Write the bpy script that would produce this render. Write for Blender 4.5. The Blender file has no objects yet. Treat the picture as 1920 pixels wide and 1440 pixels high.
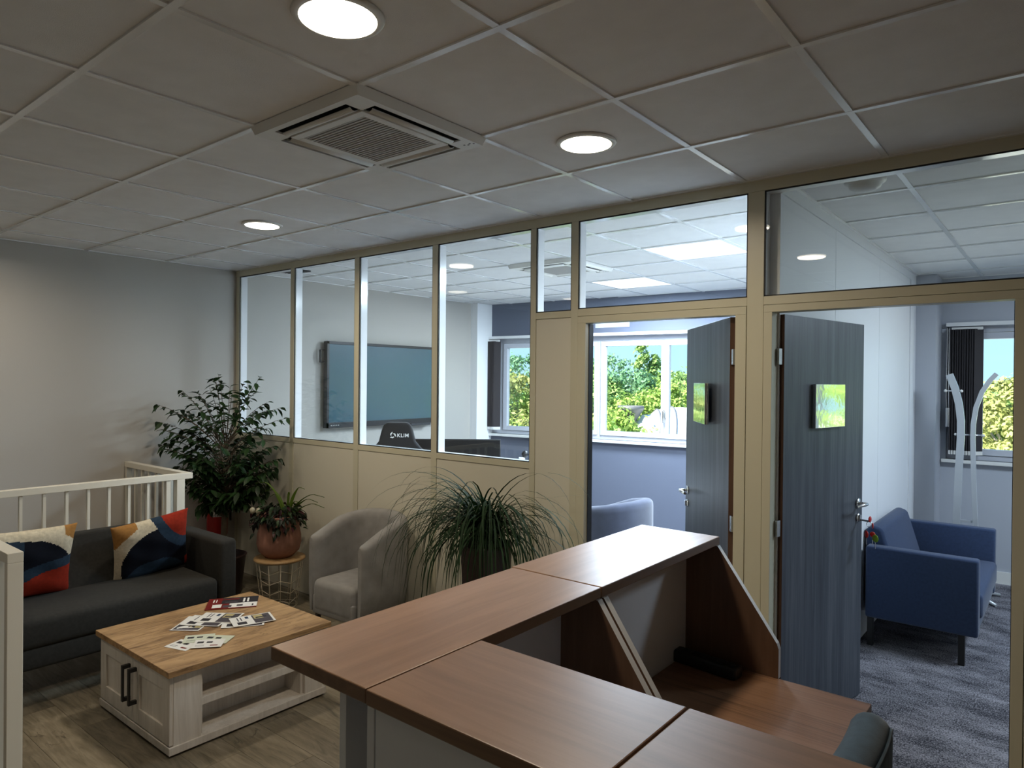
import bpy, bmesh, math, random
from mathutils import Vector, Matrix
import numpy as np
random.seed(7); rng = np.random.default_rng(7)
PI = math.pi
sc = bpy.context.scene
COL = sc.collection

# ------------------------------------------------------------------ camera
YAW, PITCH, ROLL, FPX = math.radians(38.9596), math.radians(-0.2801), math.radians(0.5400), 1294.73
CAMZ = 1.715
_f = Vector((-math.sin(YAW)*math.cos(PITCH), math.cos(YAW)*math.cos(PITCH), math.sin(PITCH)))
_r = Vector((math.cos(YAW), math.sin(YAW), 0)); _u = _r.cross(_f)
_c, _s = math.cos(ROLL), math.sin(ROLL)
R_, U_ = _r*_c + _u*_s, -_r*_s + _u*_c
cam = bpy.data.cameras.new('camera'); co = bpy.data.objects.new('camera', cam); COL.objects.link(co)
co.matrix_world = Matrix(((R_.x, U_.x, -_f.x, 0), (R_.y, U_.y, -_f.y, 0), (R_.z, U_.z, -_f.z, CAMZ), (0, 0, 0, 1)))
cam.sensor_fit = 'HORIZONTAL'; cam.sensor_width = 36; cam.lens = FPX/1920*36
cam.clip_start = .02; cam.clip_end = 500
sc.camera = co

# ------------------------------------------------------------------ colour management, sky, sun, daylight portals
sc.view_settings.view_transform = 'Standard'; sc.view_settings.look = 'None'
sc.view_settings.gamma = 1; sc.view_settings.use_curve_mapping = False
sc.view_settings.exposure = 0.3
cy = sc.cycles
cy.use_denoising = True; cy.max_bounces = 10; cy.diffuse_bounces = 5; cy.glossy_bounces = 5
cy.transparent_max_bounces = 24; cy.transmission_bounces = 4; cy.sample_clamp_indirect = 6; cy.caustics_reflective = False
LAMP_W = 10.5
LED_W = 125.0     # meeting room ceiling panels (the added, unseen small office panel gives half)
SUN_E = 18.0
SKY_E = 1.45

w = bpy.data.worlds.new('sky'); sc.world = w; w.use_nodes = True
nt = w.node_tree; nt.nodes.clear()
out = nt.nodes.new('ShaderNodeOutputWorld'); bg = nt.nodes.new('ShaderNodeBackground')
tc = nt.nodes.new('ShaderNodeTexCoord'); sx = nt.nodes.new('ShaderNodeSeparateXYZ'); rp = nt.nodes.new('ShaderNodeValToRGB')
nt.links.new(tc.outputs['Generated'], sx.inputs[0]); nt.links.new(sx.outputs['Z'], rp.inputs[0])
nt.links.new(rp.outputs[0], bg.inputs[0]); nt.links.new(bg.outputs[0], out.inputs[0])
rp.color_ramp.elements[0].position = 0.0; rp.color_ramp.elements[0].color = (.42, .66, .80, 1)
rp.color_ramp.elements[1].position = .9; rp.color_ramp.elements[1].color = (.20, .46, 1.02, 1)
e = rp.color_ramp.elements.new(.25); e.color = (.34, .60, .90, 1)
bg.inputs[1].default_value = SKY_E

sl = bpy.data.lights.new('sun', 'SUN'); so = bpy.data.objects.new('sun', sl); COL.objects.link(so)
sl.energy = SUN_E; sl.angle = math.radians(.6); sl.color = (1, .95, .86)
so.rotation_euler = Vector((.35, .62, -.70)).to_track_quat('-Z', 'Y').to_euler(); so.location = (0, -20, 30)

def portal(loc, sxy, yaw):
    l = bpy.data.lights.new('daylight_portal', 'AREA'); l.shape = 'RECTANGLE'; l.size, l.size_y = sxy
    l.cycles.is_portal = True
    o = bpy.data.objects.new('daylight_portal', l); COL.objects.link(o); o.location = loc
    o.rotation_euler = Vector((math.sin(yaw), -math.cos(yaw), 0)).to_track_quat('-Z', 'Y').to_euler()
TH = math.radians(6.009)
portal((-5.85+2.3*math.cos(TH)-.3*math.sin(TH), 6.62+2.3*math.sin(TH)+.3*math.cos(TH), 1.65), (4.5, 1.15), TH)
portal((.7, 7.62, 1.65), (2.9, 1.15), 0)

# ------------------------------------------------------------------ material helpers
MATS = {}
def mat(name, col, rough=.6, metal=0, spec=.5, emit=None, es=0, bump=0, bscale=200, var=0, vscale=6, coat=0, sheen=0):
    m = bpy.data.materials.new(name); m.use_nodes = True; n = m.node_tree.nodes; L = m.node_tree.links
    b = n['Principled BSDF']
    b.inputs['Base Color'].default_value = (*col, 1); b.inputs['Roughness'].default_value = rough
    b.inputs['Metallic'].default_value = metal; b.inputs['Specular IOR Level'].default_value = spec
    if coat: b.inputs['Coat Weight'].default_value = coat; b.inputs['Coat Roughness'].default_value = .15
    if sheen: b.inputs['Sheen Weight'].default_value = sheen; b.inputs['Sheen Roughness'].default_value = .5
    if emit: b.inputs['Emission Color'].default_value = (*emit, 1); b.inputs['Emission Strength'].default_value = es
    if bump or var:
        t = n.new('ShaderNodeTexCoord')
        if bump:
            z = n.new('ShaderNodeTexNoise'); z.inputs['Scale'].default_value = bscale; z.inputs['Detail'].default_value = 3
            bp = n.new('ShaderNodeBump'); bp.inputs['Strength'].default_value = bump; bp.inputs['Distance'].default_value = .002
            L.new(t.outputs['Object'], z.inputs['Vector']); L.new(z.outputs['Fac'], bp.inputs['Height']); L.new(bp.outputs[0], b.inputs['Normal'])
        if var:
            z = n.new('ShaderNodeTexNoise'); z.inputs['Scale'].default_value = vscale; z.inputs['Detail'].default_value = 5
            r = n.new('ShaderNodeValToRGB')
            r.color_ramp.elements[0].color = (*[c*(1-var) for c in col], 1); r.color_ramp.elements[0].position = .3
            r.color_ramp.elements[1].color = (*[min(1, c*(1+var)) for c in col], 1); r.color_ramp.elements[1].position = .7
            L.new(t.outputs['Object'], z.inputs['Vector']); L.new(z.outputs['Fac'], r.inputs[0]); L.new(r.outputs[0], b.inputs['Base Color'])
    MATS[name] = m
    return m

def wood(name, cols, scale=(1, 1, 1), rough=.4, dist=2.0, grain=14, bump=.1, rand=0.0, spec=.5, cracks=None):
    """cols: dark..light; grain runs along the axis with the smallest scale"""
    m = bpy.data.materials.new(name); m.use_nodes = True; n = m.node_tree.nodes; L = m.node_tree.links
    b = n['Principled BSDF']; b.inputs['Roughness'].default_value = rough; b.inputs['Specular IOR Level'].default_value = spec
    t = n.new('ShaderNodeTexCoord'); oi = n.new('ShaderNodeObjectInfo')
    mp = n.new('ShaderNodeMapping'); mp.inputs['Scale'].default_value = scale
    va = n.new('ShaderNodeVectorMath'); va.operation = 'MULTIPLY_ADD'
    L.new(oi.outputs['Random'], va.inputs[0]); va.inputs[1].default_value = (37*bool(rand), 53*bool(rand), 11*bool(rand)); L.new(t.outputs['Object'], va.inputs[2])
    L.new(va.outputs[0], mp.inputs['Vector'])
    z = n.new('ShaderNodeTexNoise'); z.inputs['Scale'].default_value = grain; z.inputs['Detail'].default_value = 7; z.inputs['Roughness'].default_value = .62; z.inputs['Distortion'].default_value = dist
    L.new(mp.outputs[0], z.inputs['Vector'])
    z2 = n.new('ShaderNodeTexNoise'); z2.inputs['Scale'].default_value = grain*.22; z2.inputs['Detail'].default_value = 3; z2.inputs['Distortion'].default_value = dist*.6
    L.new(mp.outputs[0], z2.inputs['Vector'])
    mx = n.new('ShaderNodeMath'); mx.operation = 'MULTIPLY_ADD'; mx.inputs[1].default_value = .55
    ml = n.new('ShaderNodeMath'); ml.operation = 'MULTIPLY'; ml.inputs[1].default_value = .45
    L.new(z2.outputs['Fac'], ml.inputs[0]); L.new(z.outputs['Fac'], mx.inputs[0]); L.new(ml.outputs[0], mx.inputs[2])
    r = n.new('ShaderNodeValToRGB'); r.color_ramp.elements[0].position = .34; r.color_ramp.elements[1].position = .66
    r.color_ramp.elements[0].color = (*cols[0], 1); r.color_ramp.elements[1].color = (*cols[-1], 1)
    for i, c in enumerate(cols[1:-1]):
        el = r.color_ramp.elements.new(.34+.32*(i+1)/(len(cols)-1)); el.color = (*c, 1)
    L.new(mx.outputs[0], r.inputs[0])
    last = r.outputs[0]
    if cracks:
        mp2 = n.new('ShaderNodeMapping'); mp2.inputs['Scale'].default_value = [s*.55 for s in scale]
        L.new(va.outputs[0], mp2.inputs['Vector'])
        z3 = n.new('ShaderNodeTexNoise'); z3.inputs['Scale'].default_value = grain*.5; z3.inputs['Detail'].default_value = 4; z3.inputs['Distortion'].default_value = dist*1.3
        L.new(mp2.outputs[0], z3.inputs['Vector'])
        r3 = n.new('ShaderNodeValToRGB')
        for el, pz, v in ((r3.color_ramp.elements[0], .485, 0), (r3.color_ramp.elements[1], .515, 0)): el.position = pz; el.color = (v, v, v, 1)
        el = r3.color_ramp.elements.new(.5); el.color = (.75, .75, .75, 1)
        z4 = n.new('ShaderNodeTexNoise'); z4.inputs['Scale'].default_value = 5; L.new(va.outputs[0], z4.inputs['Vector'])
        gt = n.new('ShaderNodeMapRange'); gt.inputs[1].default_value = .5; gt.inputs[2].default_value = .62; L.new(z4.outputs['Fac'], gt.inputs[0])
        L.new(z3.outputs['Fac'], r3.inputs[0])
        m2 = n.new('ShaderNodeMath'); m2.operation = 'MULTIPLY'; L.new(r3.outputs[0], m2.inputs[0]); L.new(gt.outputs[0], m2.inputs[1])
        mc = n.new('ShaderNodeMix'); mc.data_type = 'RGBA'; L.new(m2.outputs[0], mc.inputs[0]); L.new(last, mc.inputs[6]); mc.inputs[7].default_value = (*cracks, 1)
        last = mc.outputs[2]
    if rand:
        hs = n.new('ShaderNodeHueSaturation'); mr = n.new('ShaderNodeMapRange'); mr.inputs[3].default_value = 1-rand; mr.inputs[4].default_value = 1+rand
        L.new(oi.outputs['Random'], mr.inputs[0]); L.new(mr.outputs[0], hs.inputs['Value']); L.new(last, hs.inputs['Color']); last = hs.outputs[0]
    L.new(last, b.inputs['Base Color'])
    if bump:
        bp = n.new('ShaderNodeBump'); bp.inputs['Strength'].default_value = bump; bp.inputs['Distance'].default_value = .001
        L.new(z.outputs['Fac'], bp.inputs['Height']); L.new(bp.outputs[0], b.inputs['Normal'])
    MATS[name] = m
    return m

def glass_mat(name, tint=(.97, .985, .98)):
    m = bpy.data.materials.new(name); m.use_nodes = True; n = m.node_tree.nodes; L = m.node_tree.links; n.clear()
    o = n.new('ShaderNodeOutputMaterial'); mx = n.new('ShaderNodeMixShader'); tr = n.new('ShaderNodeBsdfTransparent'); gl = n.new('ShaderNodeBsdfGlossy')
    tr.inputs[0].default_value = (*tint, 1); gl.inputs['Roughness'].default_value = 0
    g = n.new('ShaderNodeNewGeometry'); mi = n.new('ShaderNodeMapRange'); mi.inputs[3].default_value = 1.5; mi.inputs[4].default_value = 1/1.5
    L.new(g.outputs['Backfacing'], mi.inputs[0])
    fr = n.new('ShaderNodeFresnel'); L.new(mi.outputs[0], fr.inputs['IOR'])
    L.new(fr.outputs[0], mx.inputs[0]); L.new(tr.outputs[0], mx.inputs[1]); L.new(gl.outputs[0], mx.inputs[2]); L.new(mx.outputs[0], o.inputs[0])
    MATS[name] = m; return m

def fabric(name, col, rough=.9, scale=900, bump=.25, var=.15, sheen=.2, mottle=0):
    m = mat(name, col, rough, spec=.2, bump=bump, bscale=scale, var=var, vscale=mottle or 60, sheen=sheen)
    return m

# ------------------------------------------------------------------ mesh helpers
class MB:
    def __init__(s): s.v = []; s.f = []; s.m = []; s.sm = []
    def add(s, vs, fs, mi=0, smooth=False):
        b = len(s.v); s.v += [tuple(v) for v in vs]
        for f in fs: s.f.append(tuple(b+i for i in f)); s.m.append(mi); s.sm.append(smooth)
    def box(s, x0, y0, z0, x1, y1, z1, mi=0):
        if x1 < x0: x0, x1 = x1, x0
        if y1 < y0: y0, y1 = y1, y0
        if z1 < z0: z0, z1 = z1, z0
        s.add([(x0,y0,z0),(x1,y0,z0),(x1,y1,z0),(x0,y1,z0),(x0,y0,z1),(x1,y0,z1),(x1,y1,z1),(x0,y1,z1)],
              [(0,3,2,1),(4,5,6,7),(0,1,5,4),(1,2,6,5),(2,3,7,6),(3,0,4,7)], mi)
        return s
    def rbox(s, x0, y0, z0, x1, y1, z1, r=.01, seg=3, mi=0):
        """rounded box"""
        bm = bmesh.new(); bmesh.ops.create_cube(bm, size=1)
        for v in bm.verts: v.co = Vector(((x0+x1)/2+v.co.x*(x1-x0), (y0+y1)/2+v.co.y*(y1-y0), (z0+z1)/2+v.co.z*(z1-z0)))
        bmesh.ops.bevel(bm, geom=bm.edges[:], offset=r, segments=seg, profile=.5, affect='EDGES', clamp_overlap=True)
        bm.verts.index_update()
        s.add([v.co[:] for v in bm.verts], [[v.index for v in f.verts] for f in bm.faces], mi, True); bm.free()
        return s
    def tube(s, pts, r, n=8, mi=0, caps=True, closed=False):
        pts = [Vector(p) for p in pts]; N = len(pts); rr = r if isinstance(r, (list, tuple)) else [r]*N
        vs = []; up = None
        for i, p in enumerate(pts):
            a = pts[(i-1) % N] if (i > 0 or closed) else p; c = pts[(i+1) % N] if (i < N-1 or closed) else p
            t = (c-a).normalized()
            if up is None or abs(up.dot(t)) > .98:
                up = Vector((0,0,1)) if abs(t.z) < .9 else Vector((1,0,0))
            x = up.cross(t).normalized(); y = t.cross(x); up = y
            for k in range(n): vs.append(p + x*rr[i]*math.cos(2*PI*k/n) + y*rr[i]*math.sin(2*PI*k/n))
        fs = []
        for i in range(N if closed else N-1):
            j = (i+1) % N
            for k in range(n): fs.append((i*n+k, i*n+(k+1) % n, j*n+(k+1) % n, j*n+k))
        s.add(vs, fs, mi, True)
        if caps and not closed:
            b = len(s.v)-len(vs)
            s.f.append(tuple(b+k for k in reversed(range(n)))); s.m.append(mi); s.sm.append(False)
            s.f.append(tuple(b+(N-1)*n+k for k in range(n))); s.m.append(mi); s.sm.append(False)
        return s
    def cyl(s, p0, p1, r0, r1=None, n=16, mi=0): return s.tube([p0, p1], [r0, r0 if r1 is None else r1], n, mi)
    def lathe(s, prof, n=32, c=(0,0), mi=0, smooth=True):
        vs = []; fs = []
        for (r, z) in prof:
            for k in range(n): vs.append((c[0]+r*math.cos(2*PI*k/n), c[1]+r*math.sin(2*PI*k/n), z))
        for i in range(len(prof)-1):
            for k in range(n): fs.append((i*n+k, i*n+(k+1) % n, (i+1)*n+(k+1) % n, (i+1)*n+k))
        s.add(vs, fs, mi, smooth)
        return s
    def prism(s, poly, axis, a, b, mi=0):
        """poly: 2D points (counter-clockwise), extruded along axis from a to b"""
        def P(u, v, t): return {'x': (t,u,v), 'y': (u,t,v), 'z': (u,v,t)}[axis]
        n = len(poly); vs = [P(u,v,a) for u,v in poly]+[P(u,v,b) for u,v in poly]
        s.add(vs, [tuple(range(n)), tuple(range(2*n-1, n-1, -1))]+[(i, i+n, (i+1) % n+n, (i+1) % n) for i in range(n)], mi)
        return s
    def xf(s, M, start=0):
        for i in range(start, len(s.v)): s.v[i] = tuple(M @ Vector(s.v[i]))
        return s
    def build(s, name, ms, parent=None, bevel=0, fix=True, seg=2):
        me = bpy.data.meshes.new(name); me.from_pydata(s.v, [], s.f)
        ms = ms if isinstance(ms, (list, tuple)) else [ms]
        for m in ms: me.materials.append(MATS[m] if isinstance(m, str) else m)
        me.polygons.foreach_set('material_index', s.m); me.polygons.foreach_set('use_smooth', s.sm)
        if fix:
            bm = bmesh.new(); bm.from_mesh(me); bmesh.ops.recalc_face_normals(bm, faces=bm.faces[:])
            if bevel: bmesh.ops.bevel(bm, geom=[e for e in bm.edges if e.calc_face_angle(0) > .5], offset=bevel, segments=seg, profile=.5, affect='EDGES', clamp_overlap=True)
            bm.to_mesh(me); bm.free()
        me.update()
        o = bpy.data.objects.new(name, me); COL.objects.link(o)
        if parent is not None: o.parent = parent
        return o

def tag(o, label=None, cat=None, group=None, kind=None):
    if label: o['label'] = label
    if cat: o['category'] = cat
    if group: o['group'] = group
    if kind: o['kind'] = kind
    return o
def thing(name, label, cat, loc=(0,0,0), rz=0, group=None, kind=None):
    o = bpy.data.objects.new(name, None); COL.objects.link(o); o.location = loc; o.rotation_euler = (0,0,rz); o.empty_display_size = .1
    return tag(o, label, cat, group, kind)
def inst(src, parent=None, loc=None, rot=None, scale=None, name=None):
    o = src.copy(); COL.objects.link(o)
    if parent is not None: o.parent = parent
    if loc is not None: o.location = loc
    if rot is not None: o.rotation_euler = rot
    if scale is not None: o.scale = scale if isinstance(scale, (tuple, list)) else (scale,)*3
    return o
def box(name, m, b, parent=None, bevel=0): return MB().box(*b).build(name, m, parent, bevel)

# ------------------------------------------------------------------ materials
mat('wall_paint', (.45, .425, .385), .75, bump=.15, bscale=350)
mat('office_paint', (.85, .855, .86), .7, bump=.1, bscale=350)
mat('far_backlit', (.115, .13, .175), .7, bump=.1, bscale=350)  # office wall paint with the backlit shade put into its colour
mat('office_far_backlit', (.43, .45, .50), .7, bump=.1, bscale=350)  # also darkened in the colour, since this window wall and pillar are backlit
mat('cream_alu', (.585, .555, .42), .38, spec=.5)
mat('cream_panel', (.66, .63, .52), .5, bump=.05, bscale=500)
mat('white_panel', (.80, .81, .83), .45)
mat('gasket', (.008, .008, .009), .6)
mat('white_alu', (.80, .80, .80), .14, spec=.9)
mat('tile_fibre', (.82, .81, .80), .9, spec=.2, bump=.3, bscale=420, var=.03, vscale=9)
mat('grid_white', (.80, .80, .80), .17, spec=.9)
mat('pvc', (.50, .515, .57), .35)
mat('steel', (.62, .62, .62), .25, metal=1)
mat('mirror_steel', (.86, .88, .85), .05, metal=1, bump=.3, bscale=14)
mat('black_plastic', (.012, .012, .014), .4)
mat('dark_plastic', (.03, .03, .034), .45)
mat('white_plastic', (.74, .73, .70), .4)
mat('ac_grille', (.48, .46, .44), .6)
mat('ac_dark', (.012, .012, .012), .8)
mat('screen', (.022, .07, .095), .20, spec=1.0)
mat('matt_screen', (.006, .006, .007), .45, spec=.15)
glass_mat('clear_glass'); glass_mat('window_glass', (.93, .965, .96))
wood('counter_wood', [(.165, .094, .052), (.215, .123, .070), (.265, .155, .092)], (14, 1.0, 14), spec=.36, rough=.36, dist=.6, grain=3, bump=.03)
wood('counter_wood_x', [(.165, .094, .052), (.215, .123, .070), (.265, .155, .092)], (1.0, 14, 14), spec=.36, rough=.36, dist=.6, grain=3, bump=.03)
wood('counter_wood_z', [(.115, .062, .037), (.15, .083, .050), (.185, .105, .066)], (14, 14, 1.0), rough=.4, dist=.5, grain=3, bump=.03)
wood('desk_wood', [(.11, .055, .028), (.22, .115, .062), (.25, .135, .075)], (1.2, 40, 40), rough=.38, dist=.4, grain=3.2, bump=.05)
wood('oak', [(.13, .065, .026), (.37, .22, .098), (.48, .30, .145)], (6, 1.0, 6), rough=.5, dist=2.2, grain=3.2, bump=.08, cracks=(.10, .05, .02))
wood('white_wood', [(.50, .455, .40), (.60, .55, .49), (.68, .63, .57)], (16, 16, 1.2), rough=.55, dist=.8, grain=4, bump=.06)
wood('plank_wood', [(.085, .072, .05), (.17, .145, .10), (.235, .20, .145), (.30, .26, .19)], (1.0, 7, 1), rough=.42, dist=2.4, grain=3.2, bump=.12, rand=.22, cracks=(.035, .028, .02))
wood('door_wood', [(.030, .036, .050), (.062, .072, .090), (.112, .122, .142)], (26, 26, .8), rough=.42, dist=.5, grain=3, bump=.08)
wood('door_core', [(.07, .03, .014), (.12, .055, .028)], (20, 20, 1), rough=.6)
wood('pine', [(.30, .18, .075), (.42, .27, .13)], (1, 9, 9), rough=.5)
mat('edge_white', (.66, .64, .62), .45)
mat('rail_paint', (.72, .68, .58), .4, spec=.5)
fabric('sofa_grey', (.027, .026, .023), scale=700, sheen=.02)
fabric('tub_grey', (.27, .262, .252), scale=250, bump=.12, var=.12, mottle=14, sheen=.15)
fabric('tub_grey_bluelit', (.05, .058, .088), scale=250, bump=.12, var=.1, mottle=14, sheen=.35)  # grey fabric with the room's blue light put into its colour
fabric('blue_fabric', (.028, .046, .10), scale=600, bump=.3, var=.12)
fabric('petrol_fabric', (.032, .058, .082), scale=500, bump=.3, var=.25, mottle=30)
fabric('navy', (.0035, .005, .011), sheen=0); fabric('slate', (.017, .034, .058), sheen=0); fabric('rust', (.26, .020, .007), sheen=0); fabric('cream', (.56, .49, .36), sheen=0); fabric('ochre', (.33, .16, .045), sheen=0)
fabric('chair_black', (.010, .010, .012), scale=500)
mat('black_wood', (.008, .008, .008), .5)
mat('dark_wood', (.03, .015, .008), .5)
mat('black_metal', (.010, .010, .010), .45)
mat('gold_wire', (.70, .63, .50), .4, metal=.2)
mat('red_paint', (.30, .012, .012), .3)
mat('extinguisher_label', (.62, .58, .55), .5)
mat('terracotta', (.27, .125, .085), .75, bump=.2, bscale=60, var=.22, vscale=7)
mat('soil', (.02, .014, .009), .95, bump=.8, bscale=60)
mat('dark_pot', (.030, .014, .014), .4)
mat('bark', (.10, .075, .05), .9, bump=.6, bscale=60, var=.3, vscale=20)
def leafmat(name, col, rough=.45, var=.35, trans=.25):
    m = bpy.data.materials.new(name); m.use_nodes = True; n = m.node_tree.nodes; L = m.node_tree.links
    b = n['Principled BSDF']; b.inputs['Roughness'].default_value = rough; b.inputs['Specular IOR Level'].default_value = .35
    g = n.new('ShaderNodeNewGeometry'); oi = n.new('ShaderNodeObjectInfo'); ad = n.new('ShaderNodeMath'); ad.operation = 'ADD'; fr = n.new('ShaderNodeMath'); fr.operation = 'FRACT'
    L.new(g.outputs['Random Per Island'], ad.inputs[0]); L.new(oi.outputs['Random'], ad.inputs[1]); L.new(ad.outputs[0], fr.inputs[0])
    r = n.new('ShaderNodeValToRGB'); r.color_ramp.elements[0].color = (*[c*(1-var) for c in col], 1); r.color_ramp.elements[1].color = (*[c*(1+var) for c in col], 1)
    L.new(fr.outputs[0], r.inputs[0]); L.new(r.outputs[0], b.inputs['Base Color'])
    if trans:
        t = n.new('ShaderNodeBsdfTranslucent'); L.new(r.outputs[0], t.inputs[0]); mx = n.new('ShaderNodeMixShader'); mx.inputs[0].default_value = trans
        L.new(b.outputs[0], mx.inputs[1]); L.new(t.outputs[0], mx.inputs[2]); L.new(mx.outputs[0], n['Material Output'].inputs[0])
    MATS[name] = m
leafmat('ficus_leaf', (.018, .045, .012)); leafmat('grass_blade', (.011, .034, .009), .75); leafmat('lime_leaf', (.10, .17, .02)); leafmat('dark_leaf', (.012, .02, .010)); leafmat('maroon_leaf', (.05, .012, .016)); leafmat('white_flower', (.55, .50, .36), var=.1)
leafmat('tree_yellow', (.32, .45, .10), .7, .4, .3); leafmat('tree_green', (.25, .39, .11), .7, .4, .3); leafmat('tree_blue', (.15, .30, .15), .7, .4, .3); leafmat('tree_rust', (.38, .40, .13), .7, .4, .3)
mat('trunk_pale', (.30, .26, .20), .9, bump=.5, bscale=30)
mat('lamp_glow', (1, .95, .85), .5, emit=(1, .90, .72), es=6)
mat('led_glow', (.9, .9, .9), .5, emit=(.93, .94, 1), es=.62)
mat('paper', (.66, .63, .57), .6); mat('ink', (.02, .017, .02), .5); mat('mag_red', (.16, .015, .012), .35); mat('photo_grey', (.065, .055, .06), .45); mat('photo_sand', (.42, .34, .16), .45); mat('photo_blue', (.03, .05, .09), .45); mat('paper_green', (.52, .53, .40), .6)
mat('concrete', (.66, .64, .60), .9, var=.15, vscale=.6)
mat('truck_white', (.80, .79, .77), .4); mat('truck_grey', (.13, .13, .14), .5); mat('rubber', (.02, .02, .02), .8)
mat('facade', (.6, .58, .55), .85)
mat('blind_dark', (.028, .024, .027), .85, bump=.2, bscale=300)
mat('key_red', (.55, .02, .015), .35); mat('key_green', (.20, .42, .03), .35)
mat('hatch', (.49, .50, .53), .6)

# carpet: loop pile, striped and mottled
def carpet_mat():
    m = bpy.data.materials.new('carpet_pile'); m.use_nodes = True; n = m.node_tree.nodes; L = m.node_tree.links
    b = n['Principled BSDF']; b.inputs['Roughness'].default_value = .95; b.inputs['Specular IOR Level'].default_value = .1
    g = n.new('ShaderNodeNewGeometry')
    mp = n.new('ShaderNodeMapping'); mp.inputs['Scale'].default_value = (1.2, 2.7, 1); mp.inputs['Rotation'].default_value = (0, 0, .55)
    L.new(g.outputs['Position'], mp.inputs[0])
    z = n.new('ShaderNodeTexNoise'); z.inputs['Scale'].default_value = 2.2; z.inputs['Detail'].default_value = 8; z.inputs['Roughness'].default_value = .7; L.new(mp.outputs[0], z.inputs['Vector'])
    z2 = n.new('ShaderNodeTexNoise'); z2.inputs['Scale'].default_value = 130; z2.inputs['Detail'].default_value = 2; L.new(g.outputs['Position'], z2.inputs['Vector'])
    a = n.new('ShaderNodeMath'); a.operation = 'MULTIPLY_ADD'; a.inputs[1].default_value = 1.1; L.new(z2.outputs['Fac'], a.inputs[0])
    L.new(z.outputs['Fac'], a.inputs[2])
    r = n.new('ShaderNodeValToRGB'); r.color_ramp.elements[0].position = .80
    r.color_ramp.elements[0].color = (.030, .030, .038, 1); r.color_ramp.elements[1].color = (.29, .28, .31, 1)
    sc0 = n.new('ShaderNodeMath'); sc0.operation = 'MULTIPLY'; sc0.inputs[1].default_value = .80; L.new(a.outputs[0], sc0.inputs[0])
    L.new(sc0.outputs[0], r.inputs[0]); L.new(r.outputs[0], b.inputs['Base Color'])
    bp = n.new('ShaderNodeBump'); bp.inputs['Strength'].default_value = .5; bp.inputs['Distance'].default_value = .003; L.new(z2.outputs['Fac'], bp.inputs['Height']); L.new(bp.outputs[0], b.inputs['Normal'])
    r.color_ramp.elements[1].position = 1.0
    r.color_ramp.elements[0].position = .72
    MATS['carpet_pile'] = m
carpet_mat()

# ================================================================== SETTING
XL, XR, YB, YP, YQ, H = -5.81, 2.2, -2.4, 3.25, 3.325, 2.67
def struct(name, b, m, parent=None, bevel=0):
    o = MB()
    for q in b: o.box(*q)
    return tag(o.build(name, m, parent, bevel), kind='structure')
# floor slab with the stair opening, and the finish laid on it piece by piece
FZ = -.012
floor = struct('floor', [(-3.2, YB, -.25, XR, .85, FZ), (-4.80, .85, -.25, XR, 2.40, FZ), (XL, 2.40, -.25, XR, 7.6, FZ)], 'concrete')
stair_pit = struct('wall_stairwell', [(XL, YB, -2.9, -3.2, .85, -2.75), (XL, .85, -2.9, -4.8, 2.4, -2.75), (-3.2, YB, -2.9, -3.1, .85, -.25), (-4.8, .85, -2.9, -3.1, .95, -.25), (-4.8, .95, -2.9, -4.7, 2.4, -.25), (XL, 2.4, -2.9, -4.7, 2.5, -.25)], 'wall_paint')
def planks():
    Wd, Ln = .192, 1.285
    j = 0; y = -1.0
    while y < YP-.01:
        y1 = min(y+Wd, YP); x = -5.81 - random.random()*Ln
        xmin = -3.2 if y1 <= .86 else (-4.8 if y1 <= 2.41 else XL)
        while x < XR:
            a, b = max(x, xmin), min(x+Ln, XR)
            if b-a > .03:
                me = MB().box(a+.0008, y+.0008, FZ, b-.0008, y1-.0008, -random.random()*.0006)
                me.build('plank', 'plank_wood', floor)
            x += Ln
        y = y1; j += 1
planks()
def carpet(x0, y0, x1, y1):
    S = .5
    nx, ny = math.ceil((x1-x0)/S), math.ceil((y1-y0)/S)
    for i in range(nx):
        for k in range(ny):
            a, b = x0+i*S, y0+k*S
            MB().box(a+.0006, b+.0006, FZ, min(a+S, x1)-.0006, min(b+S, y1)-.0006, .0005*((i+k) % 2)).build('carpet_tile', 'carpet_pile', floor)
carpet(XL, YP, -1.13, 6.9); carpet(-1.13, YP, XR, 7.3)

# walls
struct('wall_left', [(XL-.15, YB-.15, -2.9, XL, 6.84, H+.2)], 'wall_paint')
struct('wall_back', [(XL-.15, YB-.15, -2.9, XR+.15, YB, H+.2)], 'wall_paint')
struct('wall_right', [(XR, YB-.15, -.25, XR+.15, 7.8, H+.2)], 'wall_paint')
# window wall of the meeting room (slightly skew), with its pilaster
WF = thing('wall_far', None, None, (-5.85, 6.62, 0), TH, kind='structure')
def fw(name, bs, m='far_backlit', parent=WF):
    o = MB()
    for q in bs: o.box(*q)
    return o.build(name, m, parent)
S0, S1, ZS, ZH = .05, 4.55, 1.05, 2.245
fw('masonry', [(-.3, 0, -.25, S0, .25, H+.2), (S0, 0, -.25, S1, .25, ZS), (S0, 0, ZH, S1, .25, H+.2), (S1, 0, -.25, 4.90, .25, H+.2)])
fw('access_hatch', [(1.60, -.006, 2.33, 2.02, 0, 2.42)], 'hatch')
struct('wall_pilaster', [(XL, 6.36, 0, -5.70, 6.66, H)], 'office_paint')
# window wall of the small office
WG = thing('wall_far_office', None, None, (0, 7.3, 0), 0, kind='structure')
fw('masonry', [(-1.2, 0, -.25, -.868, .25, H+.2), (-.868, 0, -.25, 2.1, .25, ZS), (-.868, 0, ZH, 2.1, .25, H+.2), (2.1, 0, -.25, XR, .25, H+.2)], 'office_far_backlit', WG)
struct('wall_pillar', [(-1.07, 6.95, 0, -.909, 7.3, H)], 'office_far_backlit')
struct('baseboard_far', [(-.909, 7.285, 0, XR, 7.3, .105)], 'white_plastic')
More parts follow.
